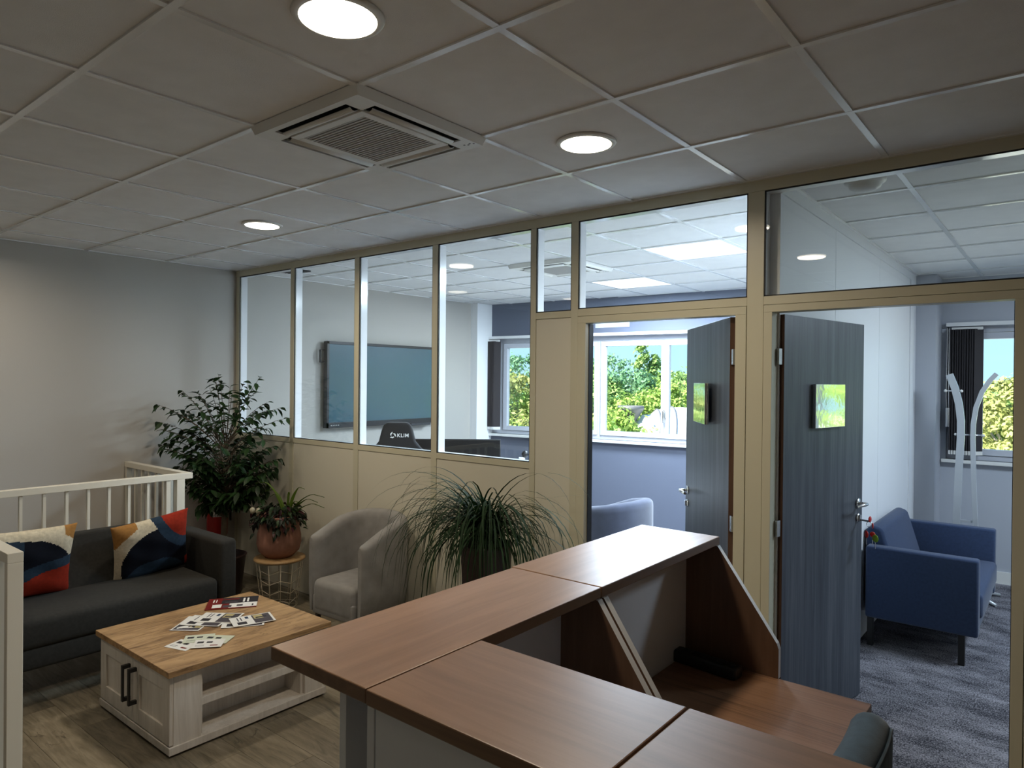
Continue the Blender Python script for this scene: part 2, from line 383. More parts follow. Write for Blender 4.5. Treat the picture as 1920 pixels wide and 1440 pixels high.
# divider between the two offices
mat('joint_grey', (.30, .31, .33), .6)
DV = struct('wall_divider', [(-1.168, YQ+.03, 0, -1.082, 7.15, H)], 'joint_grey')
box('end_cap', 'white_panel', (-1.1675, YQ+.002, 0, -1.0825, YQ+.03, H), DV)
for a, b in ((YQ, 4.313), (4.319, 5.503), (5.509, 6.70)):
    box('panel', 'white_panel', (-1.082, a, .02, -1.07, b, H-.06), DV, .001)
    box('panel', 'white_panel', (-1.18, a, .02, -1.168, b, H-.06), DV, .001)
for x0, x1 in ((-1.085, -1.062), (-1.188, -1.165)):
    box('top_rail', 'white_panel', (x0, YQ, H-.06, x1, 6.95, H), DV)
    box('end_post', 'white_panel', (x0, 6.706, 0, x1, 6.95, H-.06), DV)
struct('roof', [(XL-.3, YB-.3, H+.25, XR+.3, 8.2, H+.5)], 'facade')

# ceiling: white T grid and mineral tiles, one object each
CE = struct('ceiling', [(XL, YB, H+.20, XR, 7.8, H+.25)], 'facade')
GX0, GY0 = -1.8119, .2285
gxs = [GX0+.6*i for i in range(-8, 9)]; gys = [GY0+.6*i for i in range(-6, 14)]
TILE_SKIP = {}
def ceil_area(x0, y0, x1, y1, skip):
    xs = [x0]+[g for g in gxs if x0+.03 < g < x1-.03]+[x1]; ys = [y0]+[g for g in gys if y0+.03 < g < y1-.03]+[y1]
    for a, b in zip(xs, xs[1:]):
        for c, d in zip(ys, ys[1:]):
            k = (round((a+b)/2, 1), round((c+d)/2, 1))
            if k in skip: continue
            MB().box(a+.004, c+.004, H+.003, b-.004, d-.004, H+.018).build('ceiling_tile', 'tile_fibre', CE)
    for g in xs[1:-1]: MB().box(g-.012, y0, H-.003, g+.012, y1, H+.0028).build('ceiling_bar', 'grid_white', CE)
    for g in ys[1:-1]: MB().box(x0, g-.012, H-.0036, x1, g+.012, H+.0026).build('ceiling_bar', 'grid_white', CE)
    m = MB()
    for q in ((x0, y0, x0+.02, y1), (x1-.02, y0, x1, y1), (x0, y0, x1, y0+.02), (x0, y1-.02, x1, y1)): m.box(q[0], q[1], H-.004, q[2], q[3], H+.003)
    m.build('edge_angle', 'grid_white', CE)
AC1, AC2 = (-2.1119, 1.7285), (-3.3119, 4.7285)
LEDS = [(-2.1119, 4.7285), (-3.3119, 5.9285), (.8881, 5.3285)]  # last panel is added out of view to light the small office
key = lambda p: (round(p[0], 1), round(p[1], 1))
ceil_area(XL, YB, XR, YP, {key(AC1)})
ceil_area(XL, YQ, -1.188, 7.0, {key(AC2), key(LEDS[0]), key(LEDS[1])})
ceil_area(-1.062, YQ, XR, 7.3, {key(LEDS[2])})

# ------------------------------------------------------------------ glazed partition
PT = struct('wall_partition', [(1.05, YP+.004, 0, XR, YQ-.004, H)], 'cream_panel')
def pp(name, b, m='cream_alu', parent=PT, bevel=.0012): return box(name, m, b, parent, bevel)
posts = [(-5.81, -5.757), (-4.965, -4.915), (-4.140, -4.087), (-3.320, -3.270), (-2.492, -2.454), (-2.204, -2.158), (-1.198, -1.120), (-.125, -.05)]
for i, (a, b) in enumerate(posts): pp('post', (a, YP, 0, b, YQ, 2.615))
pp('top_rail', (XL, YP-.002, 2.615, XR, YQ+.002, H))
def pane(a, b, z0, z1):
    g = pp('pane', (a, YP+.010, z0, b, YP+.016, z1), 'clear_glass', bevel=0)
    m = MB(); t = .006
    for q in ((a, z0, a+t, z1), (b-t, z0, b, z1), (a, z0, b, z0+t), (a, z1-t, b, z1)): m.box(q[0], YP+.0045, q[1], q[2], YP+.0095, q[3])
    m.build('gasket', 'gasket', g)
def white_jambs(a, b, z0, z1):
    # inner side of the frame, seen through the pane
    m = MB(); t = .003
    m.box(a, YP+.018, z0, a+t, YQ+.001, z1).box(b-t, YP+.018, z0, b, YQ+.001, z1).box(a, YP+.018, z0, b, YQ+.001, z0+t).box(a, YP+.018, z1-t, b, YQ+.001, z1)
    m.build('glazing_channel', 'white_alu', PT)
for k in range(4):
    a, b = posts[k][1], posts[k+1][0]
    pane(a, b, 1.231, 2.615); white_jambs(a, b, 1.231, 2.615)
    pp('sill_rail', (a, YP, 1.193, b, YQ, 1.231))
    pp('panel', (a+.002, YP+.004, .0, b-.002, YQ-.004, 1.1905), 'cream_panel')
a, b = posts[4][1], posts[5][0]
pane(a, b, 2.115, 2.615); white_jambs(a, b, 2.115, 2.615); pp('transom', (a, YP, 2.077, b, YQ, 2.115)); pp('panel', (a+.002, YP+.004, 0, b-.002, YQ-.004, 2.0745), 'cream_panel')
for k in (5, 6):
    a, b = posts[k][1], posts[k+1][0]
    pane(a, b, 2.120, 2.615); white_jambs(a, b, 2.120, 2.615); pp('transom', (a, YP, 2.080, b, YQ, 2.120))
    j, zt = (.055, 2.040) if k == 5 else (.0415, 2.045)
    m = MB().box(a+.002, YP-.003, 0, a+j, YQ, zt).box(b-j, YP-.003, 0, b-.002, YQ, zt).box(a+.002, YP-.003, zt, b-.002, YQ, 2.078)
    m.build('door_frame', 'cream_alu', PT, .0015)
    m = MB().box(a+j, YP+.03, 0, a+j+.004, YQ-.002, zt-.004) if k == 5 else MB().box(b-j-.004, YP+.03, 0, b-j, YQ-.002, zt-.004)
    m.build('door_seal', 'gasket', PT)
pp('panel', (-.05, YP+.004, 0, 1.05, YQ-.004, 2.613), 'cream_panel')

# ------------------------------------------------------------------ doors (leaf, steel sign plate, lever, cylinder, hinges)
def door(name, hinge, ang, side, wdt=.85, h=2.03):
    """local x along the leaf from the hinge; local -y or +y (side) is the face towards the lobby"""
    D = thing(name, None, None, (*hinge, 0), ang, kind='structure')
    y0, y1 = (0, .04)
    m = MB().box(.002, y0, .008, wdt, y1, h).build('leaf', ['door_wood', 'door_core'], D, .001)
    for p in m.data.polygons:
        if abs(p.normal.x) > .9: p.material_index = 1
    f = y0 if side < 0 else y1; s = side
    pl = MB().box(.27, f, 1.492, .585, f+s*.022, 1.712)
    po_ = pl.build('sign_plate', 'mirror_steel', D, .002)
    if side > 0:
        po_.location = (0, .014, 0); po_.data.transform(Matrix.Translation((.43, f, 0)) @ Matrix.Rotation(-.07, 4, 'Z') @ Matrix.Translation((-.43, -f, 0)))
    for hx, hz in ((wdt-.055, 1.065),):
        lv = MB().lathe([(.0, 0), (.026, 0), (.026, .008), (.0, .008)], 20)
        lv.cyl((0, 0, .004), (0, 0, .052), .0095, n=12); lv.tube([(0, 0, .05), (-.02, 0, .053), (-.13, 0, .05)], .0085, 10)
        M = Matrix.Translation((hx, f, hz)) @ Matrix(((1, 0, 0, 0), (0, 0, s, 0), (0, 1, 0, 0), (0, 0, 0, 1)))
        lv.xf(M).build('door_handle', 'steel', D)
        lv2 = MB().lathe([(.0, 0), (.026, 0), (.026, .008), (.0, .008)], 20); lv2.cyl((0, 0, .004), (0, 0, .052), .0095, n=12); lv2.tube([(0, 0, .05), (-.02, 0, .053), (-.13, 0, .05)], .0085, 10)
        g = y1 if side < 0 else y0
        M2 = Matrix.Translation((hx, g, hz)) @ Matrix(((1, 0, 0, 0), (0, 0, -s, 0), (0, 1, 0, 0), (0, 0, 0, 1)))
        lv2.xf(M2).build('door_handle', 'steel', D)
        cyl = MB().lathe([(0, 0), (.022, 0), (.022, .008), (0, .008)], 18); cyl.box(-.009, -.016, 0, .009, .016, .018)
        M3 = Matrix.Translation((hx, f, hz-.078)) @ Matrix(((1, 0, 0, 0), (0, 0, s, 0), (0, 1, 0, 0), (0, 0, 0, 1)))
        cyl.xf(M3).build('lock_cylinder', 'steel', D)
    for z in (.22, 1.03, 1.84):
        hg = MB().box(-.034, .006, z-.038, .003, .036, z+.038)
        hg.build('hinge', 'steel', D, .001)
        sc_ = MB()
        for dz in (-.02, 0, .02): sc_.tube([(-.0345, 0, 0), (-.036, 0, 0)], .0045, 8); sc_.xf(Matrix.Translation((0, .021+.008*(dz == 0), z+dz)), len(sc_.v)-16)
    return D
# right-hand door: leaf hinged at the left jamb, swung into the small office
a2 = math.atan2(.833, .165)
door_2 = door('door_2', (-1.05, 3.335), a2, -1, .85, 2.04)
a1 = math.atan2(math.cos(math.radians(38.6)), -math.sin(math.radians(38.6)))
door_1 = door('door_1', (-1.262, 3.315), a1, 1, .85, 2.035)

# ------------------------------------------------------------------ windows
def window(name, parent_loc, rz, cells, x0, x1, z0=ZS, z1=ZH, handle_x=None):
    W = thing(name, None, None, parent_loc, rz, kind='structure')
    zi0, zi1 = z0+.045, z1-.065
    m = MB().box(x0, .04, z0, x1, .10, zi0).box(x0, .04, zi1, x1, .10, z1)
    xs = [x0]+[c for q in cells for c in (q[0]-.055, q[1]+.055)]+[x1]
    prev = x0
    for (a, b) in cells:
        if a-.06-prev > .005: m.box(prev, .04, zi0, a-.06, .10, zi1)
        prev = b+.042
    if x1-prev > .005: m.box(prev, .04, zi0, x1, .10, zi1)
    m.build('frame', 'pvc', W, .002)
    for (a, b) in cells:
        s = MB()
        s.box(a-.058, .025, zi0+.003, a, .085, zi1-.003).box(b, .025, zi0+.003, b+.040, .085, zi1-.003).box(a, .025, zi0+.003, b, .085, z0+.10).box(a, .025, z1-.125, b, .085, zi1-.003)
        so_ = s.build('sash', 'pvc', W, .002)
        MB().box(a-.004, .05, z0+.096, b+.004, .068, z1-.121).build('pane', 'window_glass', so_)
    MB().box(x0-.03, -.055, z0-.03, x1+.03, .04, z0).build('sill', 'white_plastic', W, .004)
    MB().box(x0, -.07, z1-.012, x1, -.008, z1+.022).build('blind_rail', 'white_alu', W, .002)
    for hx in handle_x or ():
        h = MB().rbox(hx-.014, .008, z0+.27, hx+.014, .026, z0+.36, .004); h.rbox(hx-.010, -.022, z0+.22, hx+.010, -.006, z0+.35, .005); h.cyl((hx, .01, z0+.335), (hx, -.02, z0+.335), .008)
        h.build('window_handle', 'steel', W)
    return W
window('window_1', (-5.85, 6.62, 0), TH, [(.37, 1.575), (1.715, 2.385), (2.475, 3.14), (3.28, 4.49)], S0, S1, handle_x=[2.43])
window('window_2', (0, 7.3, 0), 0, [(-.60, .42), (.56, 1.22), (1.31, 2.03)], -.868, 2.1, handle_x=[1.265])

# ================================================================== CEILING FITTINGS
def downlight(x, y, label, group='round ceiling downlights', power=1.0):
    t = thing('ceiling_downlight', label, 'ceiling light', (x, y, H), 0, group)
    MB().lathe([(.1005, -.004), (.102, -.009), (.118, -.006), (.122, .0), (.118, .002), (.1005, .002)], 40).build('rim', 'white_plastic', t)
    MB().lathe([(0, -.0150), (.05, -.0145), (.085, -.0125), (.1010, -.0085), (.1010, .002), (0, .002)], 40).build('diffuser', 'lamp_glow', t)
    l = bpy.data.lights.new('downlight_lamp', 'AREA'); l.shape = 'DISK'; l.size = .19; l.energy = LAMP_W*power; l.color = (1, .86, .67); l.spread = math.radians(165)
    o = bpy.data.objects.new('downlight_lamp', l); COL.objects.link(o); o.parent = t; o.location = (0, 0, -.018)
    return t
downlight(-1.51, 1.125, 'round recessed ceiling light beside the ceiling cassette unit, nearest the camera')
downlight(-1.518, 2.335, 'round recessed ceiling light above the reception counter end, near the glazed partition', power=.75)
downlight(-3.918, 2.36, 'round recessed ceiling light over the grey sofa corner and coffee table')
downlight(-5.13, 1.128, 'round recessed ceiling light over the stair opening by the plain wall', power=.45)
downlight(-4.47, -.07, 'round recessed ceiling light behind the stair railing, far from the partition', power=.6)

def led_panel(c, label, power=1.0):
    t = thing('led_panel', label, 'ceiling light', (c[0], c[1], H), 0, 'square office ceiling panels')
    MB().box(-.297, -.297, -.002, .297, .297, .014).build('diffuser', 'led_glow', t)
    m = MB()
    for q in ((-.297, -.297, .297, -.285), (-.297, .285, .297, .297), (-.297, -.285, -.285, .285), (.285, -.285, .297, .285)): m.box(q[0], q[1], -.004, q[2], q[3], .004)
    m.build('frame', 'grid_white', t)
    l = bpy.data.lights.new('panel_lamp', 'AREA'); l.shape = 'SQUARE'; l.size = .56; l.energy = LED_W*power; l.color = (.69, .845, 1)
    o = bpy.data.objects.new('panel_lamp', l); COL.objects.link(o); o.parent = t; o.location = (0, 0, -.006)
led_panel(LEDS[0], 'square white ceiling panel in the meeting room near the open door')
led_panel(LEDS[1], 'square white ceiling panel in the meeting room beyond the ceiling cassette')
led_panel(LEDS[2], 'added ceiling panel, out of view, lighting the small office with the blue armchair', .5)

def cassette(c, label):
    t = thing('air_conditioner', label, 'air conditioner', (c[0], c[1], H), 0, 'ceiling cassette units')
    h = .318; d = -.032
    m = MB()
    # casing: tapered tray with a square opening for the grille and four outlet slots
    m.add([(-h, -h, 0), (h, -h, 0), (h, h, 0), (-h, h, 0), (-h+.012, -h+.012, d), (h-.012, -h+.012, d), (h-.012, h-.012, d), (-h+.012, h-.012, d)],
          [(0, 1, 5, 4), (1, 2, 6, 5), (2, 3, 7, 6), (3, 0, 4, 7)])
    o, i, g, L = h-.012, .280, .178, .212
    for q in ((-o, -o, o, -i), (-o, i, o, o), (-o, -i, -i, i), (i, -i, o, i)): m.box(q[0], q[1], d-.001, q[2], q[3], d+.006)
    for q in ((-i, -i, -L, -L), (L, -i, i, -L), (-i, L, -L, i), (L, L, i, i)): m.box(q[0], q[1], d-.001, q[2], q[3], d+.006)
    m.build('casing', 'white_plastic', t)
    k = MB()
    for q in ((-L, -L, L, -g), (-L, g, L, L), (-L, -g, -g, g), (g, -g, L, g)): k.box(q[0], q[1], d-.004, q[2], q[3], d+.004)
    k.build('front_panel', 'white_plastic', t, .0015)
    box('duct', 'ac_dark', (-i-.01, -i-.01, -.012, i+.01, i+.01, .02), t)
    gr = box('grille', 'ac_dark', (-g, -g, d+.014, g, g, d+.018), t)
    n = 22; sl0 = None
    for j in range(n):
        y = -g+2*g*(j+.5)/n
        if sl0 is None: sl0 = MB().box(-g, -.0046, d-.002, g, .0046, d+.006).build('louvre', 'ac_grille', gr); sl0.location.y = y
        else: inst(sl0, gr, (0, y, 0))
    for x in (-.1, 0, .1): MB().box(x-.002, -g, d+.002, x+.002, g, d+.008).build('rib', 'ac_grille', gr)
    for rz in range(4):
        f = MB(); P = []
        for q in range(7):
            a = q/6; P.append((L+.002+.040*a, d+.004-.020*math.sin(a*2.2)+.010*a))
        for q in range(6):
            (u0, z0), (u1, z1) = P[q], P[q+1]
            f.add([(u0, -.2, z0), (u0, .2, z0), (u1, .2, z1), (u1, -.2, z1), (u0, -.2, z0+.003), (u0, .2, z0+.003), (u1, .2, z1+.003), (u1, -.2, z1+.003)], [(0, 1, 2, 3), (7, 6, 5, 4), (0, 3, 7, 4), (1, 5, 6, 2)], 0, True)
        ob = f.build('flap', 'white_plastic', t); ob.rotation_euler.z = rz*PI/2
    s = MB()
    for q in range(4): s.box(.25+.014*q, .255+.008*(q % 2), d-.0018, .258+.014*q, .261+.008*(q % 2), d-.0008)
    s.build('control_marks', 'dark_plastic', t)
cassette(AC1, 'white ceiling cassette air conditioner set in the waiting area ceiling tiles')
cassette(AC2, 'white ceiling cassette air conditioner in the meeting room behind the glass')

t = thing('smoke_detector', 'white domed detector on the small office ceiling just inside the glass', 'smoke detector', (-.75, 3.515, H), 0)
MB().lathe([(0, -.004), (.088, -.004), (.090, -.015), (.086, -.024), (.072, -.030)], 36).build('base', 'white_plastic', t)
MB().lathe([(.073, -.028), (.066, -.046), (.046, -.058), (.02, -.063), (0, -.064)], 36).build('dome', 'white_plastic', t)

t = thing('ceiling_vent', 'small dark square vent in the meeting room ceiling corner by the glass', 'vent', (-5.38, 3.51, H), 0)
MB().box(-.13, -.13, -.006, .13, .13, .003).build('backing', 'ac_dark', t)
for k in range(7): MB().box(-.12, -.105+.035*k-.003, -.010, .12, -.105+.035*k+.003, -.004).build('slat', 'black_metal', t)

# ================================================================== WAITING AREA
def rail_bar(x0, y0, x1, y1, z=1.046, wd=.052, th=.04, name='handrail', parent=None):
    m = MB()
    if abs(x1-x0) > abs(y1-y0): m.box(x0, y0-wd/2, z-th, x1, y0+wd/2, z)
    else: m.box(x0-wd/2, y0, z-th, x0+wd/2, y1, z)
    return m.build(name, 'rail_paint', parent, .002)
# L-shaped railing behind the sofa
t = thing('stair_railing', 'white metal stair railing turning the corner behind the grey sofa', 'railing', (-4.83, 2.40, 0))
def loc(o): o.location = (4.83, -2.40, 0)
RX, RY = -4.828, 2.346
o = rail_bar(RX, .876, RX, RY+.026, parent=t); loc(o)
o = rail_bar(XL+.002, RY, RX-.026, RY, parent=t); loc(o)
for b in ((RX-.024, RY-.085, .0, RX+.026, RY-.030, 1.006), (XL+.002, RY-.022, -.2, XL+.03, RY+.022, 1.006), (RX-.02, RY-.155, 0, RX+.02, RY-.125, 1.006)):
    o = box('post', 'rail_paint', b, t, .002); loc(o)
bal = None
def baluster(x, y, w=(.013, .008), z0=0.0):
    global bal
    if bal is None: bal = MB().box(-w[0], -w[1], 0, w[0], w[1], 1.0065).build('baluster', 'rail_paint', t); o = bal
    else: o = inst(bal, t)
    o.location = (x+4.83, y-2.40, z0); return o
for k in range(10): baluster(RX, RY-.27-.121*k)
for k in range(7): baluster(XL+.03+.118*(k+1), RY)
MB().box(RX-.02, .876, .06, RX+.02, RY-.05, .085).box(XL+.03, RY-.02, .06, RX-.03, RY+.02, .085).xf(Matrix.Translation((4.83, -2.40, 0))).build('bottom_rail', 'rail_paint', t)
# nearer railing, seen end-on
t = thing('stair_railing', 'white metal stair railing ending in a square post in front of the sofa', 'railing', (-3.2, .872, 0))
NY, NX, NZ = .872, -3.17, 1.03
o = box('handrail', 'rail_paint', (-1.62, -.027, NZ-.04, 0, .027, NZ), t, .002); o.location = (NX+3.2, 0, 0)
o = box('post', 'rail_paint', (-.034, -.027, 0, 0, .027, NZ-.04), t, .002); o.location = (NX+3.2, 0, 0)
b0 = None
for k in range(12):
    if b0 is None: b0 = MB().box(-.008, -.013, 0, .008, .013, NZ-.04).build('baluster', 'rail_paint', t); o = b0
    else: o = inst(b0, t)
    o.location = (NX+3.2-.15-.12*k, 0, 0)
MB().box(-1.6, -.02, .06, -.034, .02, .085).build('bottom_rail', 'rail_paint', t).location = (NX+3.2, 0, 0)

# sofa
SX0, SX1, SY0, SY1 = -4.775, -4.16, .93, 2.35
t = thing('sofa', 'dark charcoal two-seat sofa with square arms in front of the stair railing', 'sofa', (SX0, SY0, 0))
def sm(m, name, mt='sofa_grey', **k): return m.xf(Matrix.Translation((-SX0, -SY0, 0))).build(name, mt, t, **k)
sm(MB().rbox(SX0+.05, SY0+.12, .185, SX1-.01, SY1-.12, .30, .02), 'base')
sm(MB().rbox(SX0+.08, SY0+.125, .295, SX1+.004, SY1-.125, .455, .035, 4), 'seat_cushion')
bk = MB().prism([(SX0, .185), (SX0+.16, .185), (SX0+.165, .45), (SX0+.085, .762), (SX0+.01, .762), (SX0, .74)], 'y', SY0+.11, SY1-.11)
sm(bk, 'backrest', bevel=.016, seg=3)
for a, b in ((SY0, SY0+.12), (SY1-.12, SY1)):
    sm(MB().rbox(SX0, a, .16, SX1, b, .685, .03, 4), 'arm')
for x in (SX0+.07, SX1-.08):
    for y in (SY0+.06, SY1-.06): sm(MB().cyl((x, y, .0), (x, y, .165), .016, .022, 12), 'leg', 'black_wood')

# cushions with a flat-coloured printed pattern
CM = ['navy', 'slate', 'rust', 'cream', 'ochre']
def pat(u, v):
    """u 0..1 along the width, v 0..1 up"""
    c = 0
    if (u-.50)**2/.40**2+(v-.00)**2/.34**2 < 1: c = 1
    d = math.hypot((u-.62)/.60, (v-.28)/.62)
    if u < .62 and d > .92: c = 3
    if u < .30 and d > 1.16: c = 4
    e = math.hypot((u-1.10)/.62, (v-1.22)/.85)
    if e < 1: c = 1
    if e < .80: c = 2
    if u > .93 and v < .2: c = 2
    return c
def pat2(u, v):
    c = 0
    if u < .45 and v > .55: c = 1
    if v > .93 - .12*u: c = 3
    e = math.hypot((u-.30)/.72, (v-.30)/.62)
    if u > .55 and e > 1.0 and v > .58: c = 3
    if u > .86 and v > .86-.9*(u-.86)+.04: c = 4
    k = math.hypot((u-.95)/.86, (v+.02)/.60)
    if k < 1: c = 1
    if k < .78: c = 2
    return c
def pillow(name, label, pf, loc_, rot, W, Hh, T=.13, group='patterned cushions on the sofa'):
    N = 72; vs = []; fs = []; mi = []
    for side in (1, -1):
        for i in range(N+1):
            for j in range(N+1):
                u, v = i/N*2-1, j/N*2-1
                pin = 1-.07*(1-abs(u)**2.2)*abs(v)**3; pin2 = 1-.07*(1-abs(v)**2.2)*abs(u)**3
                th = ((1-abs(u)**3.2)*(1-abs(v)**3.2))**.55
                wr = .006*math.sin(7*u+4*v)*math.sin(5*v-2*u)*th
                vs.append((u*W/2*pin2, side*(T/2*th+wr), v*Hh/2*pin))
    K = (N+1)**2
    m = MB(); m.v = vs
    for s_ in (0, 1):
        for i in range(N):
            for j in range(N):
                a = s_*K+i*(N+1)+j; q = (a, a+1, a+N+2, a+N+1)
                m.f.append(q if s_ else q[::-1]); m.m.append(pf((i+.5)/N, (j+.5)/N)); m.sm.append(True)
    o = m.build(name, CM, None, fix=False)
    bm = bmesh.new(); bm.from_mesh(o.data); bmesh.ops.remove_doubles(bm, verts=bm.verts, dist=1e-5); bmesh.ops.recalc_face_normals(bm, faces=bm.faces[:]); bm.to_mesh(o.data); bm.free()
    o.location = loc_; o.rotation_euler = rot
    return tag(o, label, 'cushion', group)
# local x along the sofa (+Y), local y = thickness, local z up; leaning back
def crot(lean, roll, yaw=PI/2):
    return (Matrix.Rotation(yaw, 3, 'Z') @ Matrix.Rotation(lean, 3, 'X') @ Matrix.Rotation(roll, 3, 'Y')).to_euler()
pillow('cushion', 'square cushion with a rust red top corner by the far arm of the sofa', pat, (-4.56, 1.985, .635), crot(.28, -.14), .47, .41)
pillow('cushion', 'square cushion with a rust red lower corner, partly behind the railing post', pat2, (-4.57, 1.30, .655), crot(.24, .02), .49, .43)

# coffee table
TX0, TX1, TY0, TY1 = -3.905, -3.125, 1.445, 2.285
t = thing('coffee_table', 'whitewashed wood coffee table with oak top, doors and open shelf', 'coffee table', (TX0, TY0, 0))
def ct(m, name, mt, **k): return m.xf(Matrix.Translation((-TX0, -TY0, 0))).build(name, mt, t, **k)
ct(MB().box(TX0-.015, TY0-.015, .372, TX1+.02, TY1+.015, .400), 'table_top', 'oak', bevel=.002)
m = MB().box(TX0, TY0, .012, TX1, TY1, .047); ct(m, 'plinth', 'white_wood', bevel=.002)
ct(MB().box(TX0+.01, TY0+.022, .047, TX0+.03, TY1-.02, .372).box(TX0+.40, TY0+.06, .047, TX0+.415, TY1-.02, .372).box(TX0+.03, TY1-.04, .047, TX1-.01, TY1-.02, .372).box(TX0+.03, TY0+.40, .047, TX0+.40, TY0+.415, .372), 'carcass', 'white_wood')
for a, b in ((TY0+.022, TY0+.150), (TY1-.130, TY1-.02)): ct(MB().box(TX1-.028, a, .047, TX1-.008, b, .372), 'stile', 'white_wood', bevel=.001)
for a in (TY0+.15, TY1-.145): ct(MB().box(TX0+.415, a, .047, TX1-.028, a+.015, .372), 'shelf_side', 'white_wood')
ct(MB().box(TX1-.170, TY0+.165, .178, TX1-.03, TY1-.145, .213), 'shelf', 'white_wood', bevel=.001)
ct(MB().box(TX1-.185, TY0+.165, .047, TX1-.170, TY1-.145, .372), 'back_panel', 'white_wood')
xm = (TX0+TX1)/2
for a, b, hx in ((TX0+.004, xm-.002, xm-.035), (xm+.002, TX1-.010, xm+.035)):
    z0, z1, y = .052, .368, TY0+.004
    m = MB().box(a, y, z0, a+.065, y+.018, z1).box(b-.065, y, z0, b, y+.018, z1).box(a+.065, y, z0, b-.065, y+.018, z0+.075).box(a+.065, y, z1-.075, b-.065, y+.018, z1).box(a+.065, y+.010, z0+.075, b-.065, y+.018, z1-.075)
    d_ = ct(m, 'door', 'white_wood', bevel=.0012)
    h = MB().box(hx-.009, y-.038, .145, hx+.009, y-.029, .320).box(hx-.009, y-.030, .145, hx+.009, y+.001, .163).box(hx-.009, y-.030, .302, hx+.009, y+.001, .320)
    h.xf(Matrix.Translation((-TX0, -TY0, 0))).build('handle', 'black_metal', d_, .001)
for x in (TX0+.05, TX1-.05):
    for y in (TY0+.05, TY1-.05): ct(MB().box(x-.02, y-.02, 0, x+.02, y+.02, .013), 'foot', 'black_wood')

# printed matter on the coffee table
PM = ['paper', 'ink', 'mag_red', 'photo_grey', 'photo_sand', 'photo_blue', 'paper_green']
def sheet(name, label, cat, c, rz, W, L, z, patches, th=.0012, base=0, group=None, curl=0):
    """local x = width, y = length; patches: (x0,y0,x1,y1,material index) in fractions of the sheet"""
    xs = sorted({0, 1, *[p[0] for p in patches], *[p[2] for p in patches]}); ys = sorted({0, 1, *[p[1] for p in patches], *[p[3] for p in patches]})
    m = MB()
    def zz(u, v): return curl*(max(0, abs(v-.5)-.2)**2)*4
    idx = {}
    for i, u in enumerate(xs):
        for j, v in enumerate(ys): idx[i, j] = len(m.v); m.v.append(((u-.5)*W, (v-.5)*L, th+zz(u, v)))
    for i in range(len(xs)-1):
        for j in range(len(ys)-1):
            u, v = (xs[i]+xs[i+1])/2, (ys[j]+ys[j+1])/2; c_ = base
            for (a, b, d, e_, k) in patches:
                if a < u < d and b < v < e_: c_ = k
            m.f.append((idx[i, j], idx[i+1, j], idx[i+1, j+1], idx[i, j+1])); m.m.append(c_); m.sm.append(False)
    nx, ny = len(xs), len(ys)
    rim = [(i, 0) for i in range(nx)]+[(nx-1, j) for j in range(1, ny)]+[(i, ny-1) for i in range(nx-2, -1, -1)]+[(0, j) for j in range(ny-2, 0, -1)]
    b0_ = len(m.v)
    for q in rim:
        x, y, zt = m.v[idx[q]]; m.v.append((x, y, zt-th))
    n = len(rim)
    for k in range(n): m.f.append((idx[rim[k]], b0_+k, b0_+(k+1) % n, idx[rim[(k+1) % n]])); m.m.append(base); m.sm.append(False)
    m.f.append(tuple(b0_+k for k in reversed(range(n)))); m.m.append(base); m.sm.append(False)
    o = m.build(name, PM, None, fix=False); o.location = (c[0], c[1], z); o.rotation_euler.z = rz
    return tag(o, label, cat, group)
TZ = .4004
sheet('magazine', 'glossy dark red and black magazine lying on the oak coffee table', 'magazine', (-3.787, 2.11), math.atan2(.228, .159), .275, .20, TZ,
      [(.0, 0, 1, 1, 2), (.28, .45, 1, 1, 1), (.45, .05, 1, .45, 0), (.12, .12, .30, .42, 0), (.33, .10, .50, .30, 3), (.70, .52, .74, .88, 0), (.78, .52, .82, .88, 0), (.10, .62, .13, .86, 0), (.16, .62, .18, .86, 0), (.6, .15, .72, .3, 3), (.90, .12, .93, .30, 1), (.28, .8, .62, .9, 2), (.35, .55, .6, .62, 3)], th=.004, base=2)
LP = [(.05, .52, .95, .95, 3), (.08, .56, .48, .78, 4), (.3, .6, .42, .86, 1), (.6, .12, .88, .34, 1), (.10, .36, .34, .44, 5), (.1, .16, .5, .19, 3), (.1, .24, .5, .27, 3)]
grp = 'illustrated leaflets fanned on the coffee table'
for i, (c, a, lab, cu) in enumerate([
    ((-3.628, 1.800), -2.47, 'white photo leaflet at the sofa end of the fan with black lettering strip', .006),
    ((-3.445, 1.985), -.62, 'white leaflet half hidden at the counter end of the leaflet fan', .004),
    ((-3.61, 1.862), -.98, 'white leaflet half hidden under the middle leaflet of the fan', .003),
    ((-3.60, 1.930), -.92, 'white photo leaflet on top in the middle of the leaflet fan', .004),
    ((-3.435, 2.028), -.33, 'photo leaflet with large dark picture at the counter end of the fan', .003)]):
    sheet('leaflet', lab, 'leaflet', c, a, .15, .215, TZ+.0016*i, LP, group=grp, curl=cu)
CP = [(.10, .55, .32, .78, 1), (.42, .55, .62, .74, 1), (.60, .18, .85, .30, 2), (.1, .2, .4, .23, 3), (.1, .3, .4, .33, 3)]
grp = 'pale cards spread near the coffee table edge'
for i, (c, a, lab) in enumerate([
    ((-3.375, 1.625), .30, 'pale printed card closest to the cabinet door corner of the table'),
    ((-3.398, 1.715), .95, 'pale card with a curved drawing tucked behind the other cards'),
    ((-3.318, 1.765), .62, 'plain pale card tucked behind, toward the shelf side of the table'),
    ((-3.290, 1.708), .86, 'pale printed card overlapping the rest, nearest the table edge')]):
    sheet('card', lab, 'card', c, a, .14, .105, TZ+.0016*i, CP, base=6 if i in (1, 2) else 0, group=grp)

